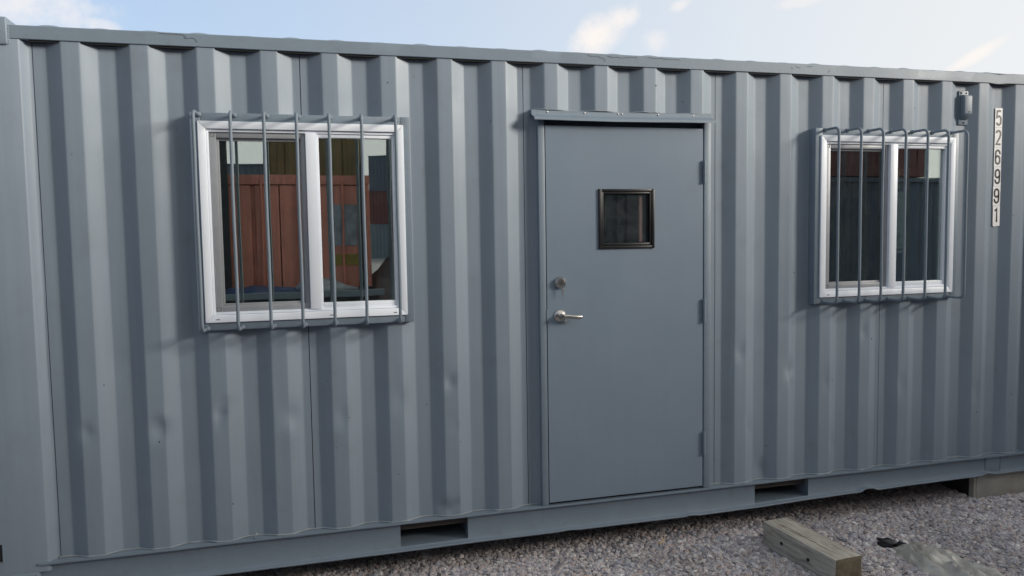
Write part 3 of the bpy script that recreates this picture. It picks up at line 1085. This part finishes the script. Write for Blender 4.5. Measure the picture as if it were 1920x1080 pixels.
def ribbon(b, pts, wd, y):
    pts = [Vector((p[0], p[1])) for p in pts]
    q = [pts[0]]
    for p in pts[1:]:
        if (p - q[-1]).length > 1e-4:
            q.append(p)
    pts = q
    L_, R_ = [], []
    for i, p in enumerate(pts):
        d0 = (p - pts[i - 1]).normalized() if i else (pts[1] - p).normalized()
        d1 = (pts[i + 1] - p).normalized() if i < len(pts) - 1 else d0
        t = (d0 + d1)
        t = t.normalized() if t.length > .2 else d0
        nrm = Vector((-t.y, t.x))
        k = min(1.5, 1 / max(.5, nrm.dot(Vector((-d0.y, d0.x)))))
        L_.append(b.verts.new((p.x + nrm.x * wd * k / 2, y, p.y + nrm.y * wd * k / 2)))
        R_.append(b.verts.new((p.x - nrm.x * wd * k / 2, y, p.y - nrm.y * wd * k / 2)))
    for i in range(len(pts) - 1):
        b.faces.new((L_[i], L_[i + 1], R_[i + 1], R_[i]))


ST_X, ST_W, ST_H = 5.1905, .056, .1197
DIG = [('5', 'digit_faded'), ('2', 'digit_faded'), ('6', 'digit_mid'), ('9', 'digit_black'), ('9', 'digit_black'), ('1', 'digit_black')]
for k, (ch, mm_) in enumerate(DIG):
    zt = 2.180 - k * .1203
    zb = zt - ST_H
    wob = .0012 * math.sin(k * 2.7)
    b = bmesh.new()
    ring = []
    pts = [(ST_X - ST_W / 2 + wob, zb), (ST_X + ST_W / 2 + wob * .5, zb + .0006), (ST_X + ST_W / 2 - wob * .4, zt), (ST_X - ST_W / 2 + wob, zt - .0006)]
    if k == 5:
        pts = [(pts[0][0] + .002, zb - .004), (pts[0][0] + .012, zb - .010), (pts[1][0] - .014, zb - .006), (pts[1][0], zb - .005)] + pts[2:]
    for x, z in pts:
        ring.append(b.verts.new((x, yw - .0035, ZW + z)))
    f = b.faces.new(ring)
    r2 = bmesh.ops.extrude_face_region(b, geom=[f])
    for v in r2['geom']:
        if isinstance(v, bmesh.types.BMVert):
            v.co.y += .0006
    bmesh.ops.recalc_face_normals(b, faces=b.faces)
    stk = obj('number_sticker', b, 'sticker', shell)
    b = bmesh.new()
    sc = .0375
    for s_ in G[ch]:
        ribbon(b, [(ST_X - .022 + wob + p[0] * .044, ZW + zb + .0125 + p[1] * .0405) for p in s_], .0125, yw - .0042)
    # thickness so that the print is a closed shape
    r2 = bmesh.ops.extrude_face_region(b, geom=b.faces[:])
    for v in r2['geom']:
        if isinstance(v, bmesh.types.BMVert):
            v.co.y += .0003
    bmesh.ops.recalc_face_normals(b, faces=b.faces)
    obj('digit', b, mm_, stk)

# ------------------------------------------------------------------ keys hanging in the locks
for (x, y, z, sz_), lab in (((cx + .007, DY - .026, 1.166, 1.0), 'small key hanging from the deadbolt of the grey door'),
                            ((cx + .010, DY - .056, 1.000, .8), 'small key hanging from the lever handle of the grey door')):
    b = bmesh.new()
    ringp = [(x + .005 * sz_ * math.cos(a), y - .001, ZW + z + .005 * sz_ * math.sin(a)) for a in [i * math.pi / 6 for i in range(13)]]
    k_ = thing('door_key', lab, 'key', (x, y, ZW + z - .045 * sz_))
    tube(b, ringp, .0010, 6)
    obj('key_ring', b, 'chrome', k_, smooth='all')
    b = bmesh.new()
    box(b, x - .006 * sz_, x + .006 * sz_, y - .0012, y + .0008, z - .020 * sz_, z - .004 * sz_, .0008)
    box(b, x - .0025 * sz_, x + .0025 * sz_, y - .0012, y + .0008, z - .045 * sz_, z - .0204 * sz_, .0006)
    obj('key_blade', b, 'steel', k_)

# papers behind the right window's glass
wx = WIN[1][0] + .034 + .5
b = bmesh.new()
box(b, wx + .040, wx + .125, .0112, .0122, 1.30, 1.665)
pn = tag(obj('paper_notice', b, 'paper'), 'white printed sheet taped behind the glass of the right window', 'paper')
b = bmesh.new()
for k in range(7):
    box(b, wx + .05, wx + .05 + random.uniform(.03, .065),   .0100, .0108, 1.34 + k * .012, 1.344 + k * .012)
box(b, wx + .048, wx + .118, .0100, .0108, 1.315, 1.326)
tag(obj('print_lines', b, 'ink', pn), kind='stuff')
b = bmesh.new()
box(b, wx + .040, wx + .15, .0118, .0128, 1.672, 1.80)
cd = tag(obj('wall_card', b, 'redcard'), 'dark red card with a white shape behind the glass of the right window', 'card')
b = bmesh.new()
q = [(.045, 1.685), (.085, 1.685), (.073, 1.735), (.083, 1.79), (.055, 1.79), (.062, 1.735)]
b.faces.new([b.verts.new((wx + x, .0108, ZW + z)) for x, z in q])
obj('white_shape', b, 'paper', cd)

# ------------------------------------------------------------------ block under the container, baulk on the gravel
b = bmesh.new()
z1b = low_z(5.2) - .0085
box(b, 5.088, 5.60, .022, .062, -.292, z1b, .004, 2)
bmesh.ops.subdivide_edges(b, edges=b.edges[:], cuts=2)
for v in b.verts:
    v.co += Vector((noise.noise(v.co * 9), noise.noise(v.co * 9 + Vector((5, 5, 5))), 0)) * .0022
sb_ = thing('support_block', 'pale weathered block on the gravel carrying the right end of the grey container', 'block', (5.34, .5, 0))
obj('facing_board', b, 'block', sb_, smooth=30)
obj('end_strip', B(5.070, 5.0865, .026, .066, -.292, z1b, .003), 'block', sb_)
obj('core_timber', B(5.078, 5.60, .068, .95, -.292, z1b, .006), 'core_shade', sb_)

b = bmesh.new()
Lx, Wx, Hx = .555, .160, .143
box(b, -Wx / 2, Wx / 2, -Lx / 2, Lx / 2, -ZW, Hx - ZW, .005, 2)
bmesh.ops.subdivide_edges(b, edges=[e for e in b.edges if e.calc_length() > .08], cuts=7, use_grid_fill=True)
for v in b.verts:
    v.co += Vector((noise.noise(v.co * 12), noise.noise(v.co * 12 + Vector((9, 9, 9))), .8 * noise.noise(v.co * 10 + Vector((3, 3, 3))))) * .0035
me = bpy.data.meshes.new('timber_baulk')
bmesh.ops.recalc_face_normals(b, faces=b.faces)
b.to_mesh(me)
b.free()
me.polygons.foreach_set('use_smooth', [True] * len(me.polygons))
me.set_sharp_from_angle(angle=R(35))
me.materials.append(M['wood'])
me.materials.append(M['endgrain'])
for pl in me.polygons:
    if abs(pl.normal.y) > .85 and abs(pl.center.y) > Lx / 2 - .02:
        pl.material_index = 1
bk = bpy.data.objects.new('timber_baulk', me)
COL.objects.link(bk)
ang = math.atan2(-.038, .552)
bk.location = (3.489, -.474, 0.0)
bk.rotation_euler = (0, 0, -ang * -1)
bk.rotation_euler = (0, 0, math.atan2(.038, .552))
WLOC[bk.name] = Vector(bk.location)
tag(bk, 'weathered grey timber baulk lying on the gravel in front of the container', 'timber')
# bolt holes and a long check in the top
for (yy, zz_) in ((.12, .075), (-.085, .068)):
    b = bmesh.new()
    n = 12
    rg = [b.verts.new((-Wx / 2 - .0045, yy + .0085 * math.cos(2 * math.pi * k / n), zz_ + .0085 * math.sin(2 * math.pi * k / n))) for k in range(n)]
    b.faces.new(rg)
    r2 = bmesh.ops.extrude_face_region(b, geom=b.faces[:])
    for v in r2['geom']:
        if isinstance(v, bmesh.types.BMVert):
            v.co.x += .006
    bmesh.ops.recalc_face_normals(b, faces=b.faces)
    me = bpy.data.meshes.new('bolt_hole')
    b.to_mesh(me)
    b.free()
    me.materials.append(M['dark'])
    h = bpy.data.objects.new('bolt_hole', me)
    COL.objects.link(h)
    h.parent = bk
b = bmesh.new()
pts = [(-.028 + .004 * math.sin(i * 1.7) + .002 * i / 10, -.22 + i * .018, Hx + .0012) for i in range(25)]
tube(b, pts, [.0003 + .0006 * math.sin(i / 24 * math.pi) for i in range(25)], 5)
pts = [(-Wx / 2 - .003, -.27 + i * .02, .045 + .006 * math.sin(i * .8)) for i in range(27)]
tube(b, pts, .0006, 5)
me = bpy.data.meshes.new('drying_crack')
b.to_mesh(me)
b.free()
me.materials.append(M['dark'])
h = bpy.data.objects.new('drying_crack', me)
COL.objects.link(h)
h.parent = bk

# ------------------------------------------------------------------ crumpled sheet and black scrap at the right
b = bmesh.new()
nx, ny = 44, 70
c0, dirv = Vector((4.04, -.48, 0)), Vector((.10, -.95, 0)).normalized()
side = Vector((dirv.y, -dirv.x, 0)) * -1
vs = {}
for i in range(nx + 1):
    for j in range(ny + 1):
        u_, v_ = i / nx - .5, j / ny
        wd = .10 + .17 * min(1, v_ * 2.2) + .03 * math.sin(v_ * 9)
        p = c0 + side * (u_ * wd) + dirv * (v_ * .85)
        f1 = (.5 - abs(noise.noise(Vector((u_ * 5 + v_ * 2.2, v_ * 3.5, 3))))) * .10 + (.4 - abs(noise.noise(Vector((u_ * 9 - v_ * 3, v_ * 7, 13))))) * .05
        f2 = .010 * noise.noise(Vector((u_ * 20, v_ * 8, 8)))
        edge = min(1, (.5 - abs(u_)) * 5) * min(1, v_ * 6 + .2)
        p.z = .012 + (f1 + .014) * edge + f2 * edge
        p += side * (.035 * noise.noise(Vector((v_ * 6, u_ * 3, 1))) + .014 * noise.noise(Vector((v_ * 19, u_ * 4, 6)))) + dirv * .03 * noise.noise(Vector((u_ * 9, 2, v_ * 2)))
        vs[i, j] = b.verts.new(p)
for i in range(nx):
    for j in range(ny):
        b.faces.new((vs[i, j], vs[i, j + 1], vs[i + 1, j + 1], vs[i + 1, j]))
bmesh.ops.recalc_face_normals(b, faces=b.faces)
r2 = bmesh.ops.extrude_face_region(b, geom=b.faces[:])
for v in r2['geom']:
    if isinstance(v, bmesh.types.BMVert):
        v.co.z -= .012
bmesh.ops.recalc_face_normals(b, faces=b.faces)
tag(obj('plastic_sheet', b, 'plastic', smooth='all', base=True), 'crumpled grey plastic sheet lying flat on the gravel at the right', 'sheet')


def lump(c, s, seed, rot=0.0):
    b = bmesh.new()
    bmesh.ops.create_icosphere(b, subdivisions=3, radius=1)
    for v in b.verts:
        k = 1 + .45 * noise.noise(v.co * 1.6 + Vector((seed, 0, 0))) + .12 * noise.noise(v.co * 4 + Vector((0, seed, 0)))
        p = Vector((v.co.x * s[0] * k, v.co.y * s[1] * k, v.co.z * s[2] * k))
        v.co = Matrix.Rotation(rot, 3, 'Z') @ p + Vector(c)
    return b


b = lump((4.005, -.43, .03), (.055, .030, .026), 3.0, -.9)
join(b, lump((4.055, -.50, .035), (.040, .018, .018), 5.0, -1.1))
tag(obj('rubber_scrap', b, 'blackrub', smooth='all', base=True), 'crumpled black rubber scrap at the end of the grey plastic sheet', 'scrap')

# pale splinters on the stones
for k, (x, y, a, ln, lab) in enumerate([(2.86, -.045, .75, .075, 'thin pale wood splinter on the gravel near the door'), (2.16, -.42, .3, .05, 'short pale wood chip on the gravel below the left fork pocket'),
                                        (2.53, -.47, .2, .045, 'stubby orange wood chip on the gravel left of the timber baulk')]):
    b = bmesh.new()
    box(b, -ln / 2, ln / 2, -.004, .004, -ZW + .028, -ZW + .034, .0012)
    for v in b.verts:
        v.co = Matrix.Rotation(a, 3, 'Z') @ v.co + Vector((x, y, 0))
    tag(obj('wood_splinter', b, 'straw', base=True), lab, 'splinter', 'wood splinters on the gravel')

# ------------------------------------------------------------------ gravel
GN_MESH = {}


def gravel_tree():
    g = bpy.data.node_groups.new('gravel_scatter', 'GeometryNodeTree')
    g.interface.new_socket('Geometry', in_out='INPUT', socket_type='NodeSocketGeometry')
    g.interface.new_socket('Geometry', in_out='OUTPUT', socket_type='NodeSocketGeometry')
    g.interface.new_socket('Density', in_out='INPUT', socket_type='NodeSocketFloat')
    gi, go = g.nodes.new('NodeGroupInput'), g.nodes.new('NodeGroupOutput')
    ds = g.nodes.new('GeometryNodeDistributePointsOnFaces')
    g.links.new(gi.outputs['Geometry'], ds.inputs['Mesh'])
    g.links.new(gi.outputs['Density'], ds.inputs['Density'])
    jn = g.nodes.new('GeometryNodeJoinGeometry')
    for k in range(6):
        ic = nd(g, 'GeometryNodeMeshIcoSphere')
        ic.inputs['Radius'].default_value = 1.0
        ic.inputs['Subdivisions'].default_value = 3
        sp = g.nodes.new('GeometryNodeSetPosition')
        nz = nd(g, 'ShaderNodeTexNoise', noise_dimensions='3D', ins={'Scale': 0.85, 'Detail': 1.5, 'Roughness': .6})
        pos = g.nodes.new('GeometryNodeInputPosition')
        va = nd(g, 'ShaderNodeVectorMath', operation='ADD')
        va.inputs[1].default_value = (k * 7.3, k * 2.1, 1.7)
        g.links.new(pos.outputs[0], va.inputs[0])
        g.links.new(va.outputs[0], nz.inputs['Vector'])
        sb = nd(g, 'ShaderNodeVectorMath', operation='SUBTRACT')
        sb.inputs[1].default_value = (.5, .5, .5)
        g.links.new(nz.outputs['Color'], sb.inputs[0])
        scl = nd(g, 'ShaderNodeVectorMath', operation='SCALE')
        scl.inputs['Scale'].default_value = 1.7
        g.links.new(sb.outputs[0], scl.inputs[0])
        # facet the stone: snap towards a coarse voronoi-like cell
        g.links.new(ic.outputs[0], sp.inputs['Geometry'])
        g.links.new(scl.outputs[0], sp.inputs['Offset'])
        tf = g.nodes.new('GeometryNodeTransform')
        g.links.new(sp.outputs[0], tf.inputs['Geometry'])
        tf.inputs['Scale'].default_value = [(1, .8, .62), (1.15, .75, .55), (.9, .9, .7), (1.25, .7, .6), (1, .95, .5), (.85, .8, .8)][k]
        sm = g.nodes.new('GeometryNodeSetMaterial')
        sm.inputs['Material'].default_value = M['pebble']
        g.links.new(tf.outputs[0], sm.inputs[0])
        gt = g.nodes.new('GeometryNodeGeometryToInstance')
        g.links.new(sm.outputs[0], gt.inputs[0])
        g.links.new(gt.outputs[0], jn.inputs[0])
    ip = g.nodes.new('GeometryNodeInstanceOnPoints')
    g.links.new(ds.outputs['Points'], ip.inputs['Points'])
    g.links.new(jn.outputs[0], ip.inputs['Instance'])
    ip.inputs['Pick Instance'].default_value = True
    rr = nd(g, 'FunctionNodeRandomValue', data_type='FLOAT_VECTOR')
    rr.inputs[0].default_value = (-.7, -.7, 0)
    rr.inputs[1].default_value = (.7, .7, 6.283)
    g.links.new(rr.outputs[0], ip.inputs['Rotation'])
    rs = nd(g, 'FunctionNodeRandomValue', data_type='FLOAT')
    rs.inputs[2].default_value = 0.0
    rs.inputs[3].default_value = 1.0
    pw = nd(g, 'ShaderNodeMath', operation='POWER')
    pw.inputs[1].default_value = 2.6
    g.links.new(rs.outputs[1], pw.inputs[0])
    mr = nd(g, 'ShaderNodeMapRange', ins={1: 0, 2: 1, 3: .0066, 4: .0205})
    g.links.new(pw.outputs[0], mr.inputs[0])
    g.links.new(mr.outputs[0], ip.inputs['Scale'])
    g.links.new(ip.outputs[0], go.inputs[0])
    return g


GT = gravel_tree()


def gravel(name, x0, x1, y0, y1, dens, hole=None):
    b = bmesh.new()
    nx_, ny_ = int((x1 - x0) / .12), int((y1 - y0) / .12)
    vv_ = [[b.verts.new((x0 + (x1 - x0) * i / nx_, y0 + (y1 - y0) * j / ny_, 0)) for j in range(ny_ + 1)] for i in range(nx_ + 1)]
    for row in vv_:
        for v in row:
            v.co.z = .004 + .009 * noise.noise(v.co * 2.2) + .004 * noise.noise(v.co * 6)
    for i in range(nx_):
        for j in range(ny_):
            c = (vv_[i][j].co + vv_[i + 1][j + 1].co) / 2
            if hole and hole[0] < c.x < hole[1] and hole[2] < c.y < hole[3]:
                continue
            b.faces.new((vv_[i][j], vv_[i + 1][j], vv_[i + 1][j + 1], vv_[i][j + 1]))
    o = obj(name, b, 'ground')
    md = o.modifiers.new('scatter', 'NODES')
    md.node_group = GT
    for it in GT.interface.items_tree:
        if it.item_type == 'SOCKET' and it.in_out == 'INPUT' and it.name == 'Density':
            md[it.identifier] = dens
    tag(o, kind='stuff')
    return o


gravel('gravel', -1.6, 8.4, -2.6, 1.4, 6000.0)

# ------------------------------------------------------------------ the yard behind the camera (partly seen in the window glass, partly added)


def yard_container(label, x, y, z, ln, rot, material, name='shipping_container', doors=True, wd=2.438, ht=2.591, plates=False):
    """x, y: centre of the door end's foot; the box runs from there along -Y (before rotation)"""
    root = thing(name, label, 'container', (x, y, z))
    root.rotation_euler = (0, 0, rot)

    def part(nm, bm_, mm2, par=root):
        me_ = bpy.data.meshes.new(nm)
        bmesh.ops.recalc_face_normals(bm_, faces=bm_.faces)
        bm_.to_mesh(me_)
        bm_.free()
        me_.materials.append(M[mm2])
        o_ = bpy.data.objects.new(nm, me_)
        COL.objects.link(o_)
        o_.parent = par
        return o_

    def bx(bm_, a0, a1, b0, b1, c0_, c1_):
        box(bm_, a0, a1, b0, b1, c0_ - ZW, c1_ - ZW, .004, 1)
        return bm_
    h = wd / 2
    for s in (-1, 1):
        bm_ = bmesh.new()
        ys_ = [-.15]
        while ys_[-1] > -ln + .3:
            ys_ += [ys_[-1] - .07, ys_[-1] - .138, ys_[-1] - .208, ys_[-1] - .276]
        ds_ = [[0, 0, .036, .036][i % 4] for i in range(len(ys_))]
        lo = [bm_.verts.new((s * (h - .02 - d), yy, .16)) for yy, d in zip(ys_, ds_)]
        hi = [bm_.verts.new((s * (h - .02 - d), yy, ht - .08)) for yy, d in zip(ys_, ds_)]
        for i in range(len(ys_) - 1):
            bm_.faces.new((lo[i], lo[i + 1], hi[i + 1], hi[i]))
        part('side_wall', bm_, material)
        part('top_rail', bx(bmesh.new(), s * h - .03, s * h + .03 - .03 * (s > 0) * 2 + .03, -ln + .16, -.16, ht - .085, ht - .01), material)
        part('bottom_rail', bx(bmesh.new(), s * (h - .03) - .03, s * (h - .03) + .03, -ln + .16, -.16, .01, .165), material)
        for yy in (-.08, -ln + .08):
            part('corner_post', bx(bmesh.new(), s * (h - .075) - .075, s * (h - .075) + .075, yy - .075, yy + .075, .12, ht - .12), material)
            for zz2 in (.06, ht - .06):
                part('corner_casting', bx(bmesh.new(), s * (h - .08) - .085, s * (h - .08) + .085, yy - .085, yy + .085, zz2 - .059, zz2 + .059), material)
    part('roof', bx(bmesh.new(), -h + .04, h - .04, -ln + .05, -.05, ht - .05, ht - .012), material)
    part('floor', bx(bmesh.new(), -h + .07, h - .07, -ln + .05, -.05, .1, .15), material)
    part('end_wall', bx(bmesh.new(), -h + .16, h - .16, -ln + .03, -ln + .08, .1, ht - .09), material)
    part('door_header', bx(bmesh.new(), -h + .166, h - .166, -.12, -.01, ht - .13, ht - .005), material)
    part('door_sill', bx(bmesh.new(), -h + .166, h - .166, -.12, -.01, .005, .14), material)
    for s in (-1, 1):
        bm_ = bmesh.new()
        x_in, x_out = .006, h - .165
        # each leaf: three raised flats parted by recessed flutes
        wds = (x_out - x_in)
        edges = [0, .30, .345, .64, .685, 1.0]
        for k in range(5):
            a0, a1 = x_in + wds * edges[k], x_in + wds * edges[k + 1]
            a0, a1 = (a0 + .001, a1 - .001)
            dd = -.03 if k % 2 == 0 else -.075
            q0, q1 = sorted((s * a0, s * a1))
            bx(bm_, q0, q1, -.09, dd, .15, ht - .14)
        d_ = part('door', bm_, material)
        part('gasket', bx(bmesh.new(), *sorted((s * (x_out + .002), s * (x_out + .012))), -.1, -.035, .15, ht - .14), 'black', d_)
        for fx in (.22, .80):
            bm_ = bmesh.new()
            tube(bm_, [(s * (x_in + wds * fx), .005, .06), (s * (x_in + wds * fx), .005, ht - .05)], .017, 8)
            part('locking_rod', bm_, material, d_)
        if plates and s > 0:
            part('data_plate', bx(bmesh.new(), s * x_in + wds * .68, s * x_in + wds * .99, -.028, -.022, 1.60, 2.18), 'film', d_)
            part('warning_label', bx(bmesh.new(), s * x_in + wds * .68, s * x_in + wds * .99, -.028, -.022, 1.33, 1.48), 'yellowlab', d_)
    if not plates:
        pass
    return root


yard_container('orange container whose doors face the grey office across the yard', .76, -7.25, 0, 6.06, 0, 'orange', plates=True)
yard_container('olive yellow container, upper one behind the orange container', 1.45, -16.2, 2.595, 6.06, 0, 'yellow')
yard_container('dark red container, lower of the stack behind the orange one', 1.45, -16.2, 0, 6.06, 0, 'rust')
for k, (mm_, lab) in enumerate((('greygreen', 'grey green container at the foot of the far three high stack'), ('rust', 'dark red container in the middle of the far three high stack'),
                                ('slate', 'slate grey container on top of the far three high stack'))):
    yard_container(lab, 6.6 + k * .1, -58, k * 2.595, 12.19, math.pi / 2 + .25, mm_)
for k, (mm_, lab) in enumerate((('slate', 'slate container, lower of the far left pair'), ('slate', 'slate container on top of the far left pair'))):
    yard_container(lab, 1.0, -36, k * 2.595, 12.19, -math.pi / 2, mm_)
yard_container('dark slate container at ground level right of the yard gap', 13.3, -8.3, 0, 6.06, -math.pi / 2, 'slate')
yard_container('dark red container stacked on the slate one right of the yard gap', 11.3, -8.3, 2.595, 6.06, -math.pi / 2, 'rust')
yard_container('rust red container left across the yard', -2.4, -7.6, 0, 6.06, 0, 'rust')
yard_container('slate container on the rust red one left across the yard', -2.4, -7.6, 2.595, 6.06, 0, 'slate')

yard_container('added slate container blocking low light beyond the right end of the office', 16.2, -10.2, 0, 6.06, -math.pi, 'slate')  # unseen pair added to keep low sun off the lower wall
yard_container('added grey green container stacked to block low light beyond the office', 16.2, -10.2, 2.595, 6.06, -math.pi, 'greygreen')

for k, (x, mm_, ka, kb) in enumerate(((4.15, 'slate', 'slate', 'grey green'), (6.65, 'greygreen', 'grey green', 'dark red'))):  # row closed with added stacks to cut low sky light on the wall
    yard_container('%s container added facing the office at ground level %s' % (ka, ('right of the rubble heap', 'second from the rubble heap')[k]), x, -7.4, 0, 6.06, 0, mm_)
    yard_container('%s container added on top of the %s one %s' % (kb, ka, ('right of the rubble heap', 'second from the rubble heap')[k]), x, -7.4, 2.595, 6.06, 0, ('greygreen', 'rust')[k])
yard_container('grey green container added on top of the left stack across the yard', -2.4, -7.6, 5.19, 6.06, 0, 'greygreen')  # third tier added on the left to darken the left-facing ribs
yard_container('slate container added on top at the far left of the row', -5.0, -7.6, 5.19, 6.06, 0, 'slate')
yard_container('added slate container closing the left side of the yard', -8.2, -4.2, 0, 6.06, 0, 'slate')  # unseen side pair added to hold back light from the left
yard_container('dark red container added on the slate one closing the left side', -8.2, -4.2, 2.595, 6.06, 0, 'rust')
yard_container('added slate container at the far left of the row across the yard', -5.0, -7.6, 0, 6.06, 0, 'slate')  # row continued out of view, added so the wall's foot gets less sky
yard_container('dark red container added on the slate one at the far left of the row', -5.0, -7.6, 2.595, 6.06, 0, 'rust')

sk = thing('rubbish_skip', 'low dark steel skip with a pale rim before the orange container', 'skip', (.6, -6.3, 0))
b = bmesh.new()
q = [(-.75, -6.75, .10), (1.75, -6.75, .10), (1.75, -5.95, .10), (-.75, -5.95, .10)]
q2 = [(-.95, -6.85, 1.05), (1.95, -6.85, 1.05), (1.95, -5.85, 1.05), (-.95, -5.85, 1.05)]
lo = [b.verts.new(p) for p in q]
hi = [b.verts.new(p) for p in q2]
b.faces.new(lo)
for k in range(4):
    b.faces.new((lo[k], lo[(k + 1) % 4], hi[(k + 1) % 4], hi[k]))
obj('body', b, 'black', sk)
obj('rim', frame(bmesh.new(), 0, 1, 0, 1, .1, .1, .1, .1, 0, 1) if False else B(-1.0, 2.0, -5.86, -5.80, 1.0 - ZW, 1.08 - ZW, .01), 'greygreen', sk)
b = bmesh.new()
for x in (-.5, .5, 1.5):
    box(b, x - .04, x + .04, -5.94, -5.88, .02 - ZW, .99 - ZW)
obj('ribs', b, 'black', sk)
obj('skids', B(-.7, 1.7, -6.6, -6.1, 0 - ZW, .099 - ZW), 'black', sk)
hd = thing('added_hoarding', 'added black hoarding darkening the window reflection left of the dark skip', 'hoarding', (-.5, -6.95, 0))  # invented panel that blacks out the left part of the window reflection
obj('panel', B(-1.15, .14, -6.97, -6.94, .05 - ZW, 3.9 - ZW), 'black', hd)
for x in (-1.1, .08):
    obj('post', B(x - .04, x + .04, -7.06, -6.975, -ZW, 3.95 - ZW), 'black', hd)
tag(obj('steel_post', B(1.80, 1.89, -7.1, -7.0, -ZW, 2.75 - ZW, .01), 'black', base=True), 'black steel post standing before the right door of the orange container', 'post')
tag(obj('plastic_film', lump((1.25, -6.3, 1.05), (.4, .28, .13), 23.0, .4), 'film', smooth='all', base=True), 'crumpled pale plastic film heaped in the dark skip', 'film')
b = lump((2.42, -8.2, .2), (.62, .7, 1.2), 11.0, .1)
tag(obj('rubble_heap', b, 'rubble', smooth='all', base=True), 'low heap of grey brown rubble before the orange container', 'heap')
b = lump((.55, -6.3, 1.02), (.55, .3, .12), 17.0, .5)
tag(obj('blue_tarp', b, 'bluetarp', smooth='all', base=True), 'crumpled blue tarp lying in the dark skip', 'tarp')
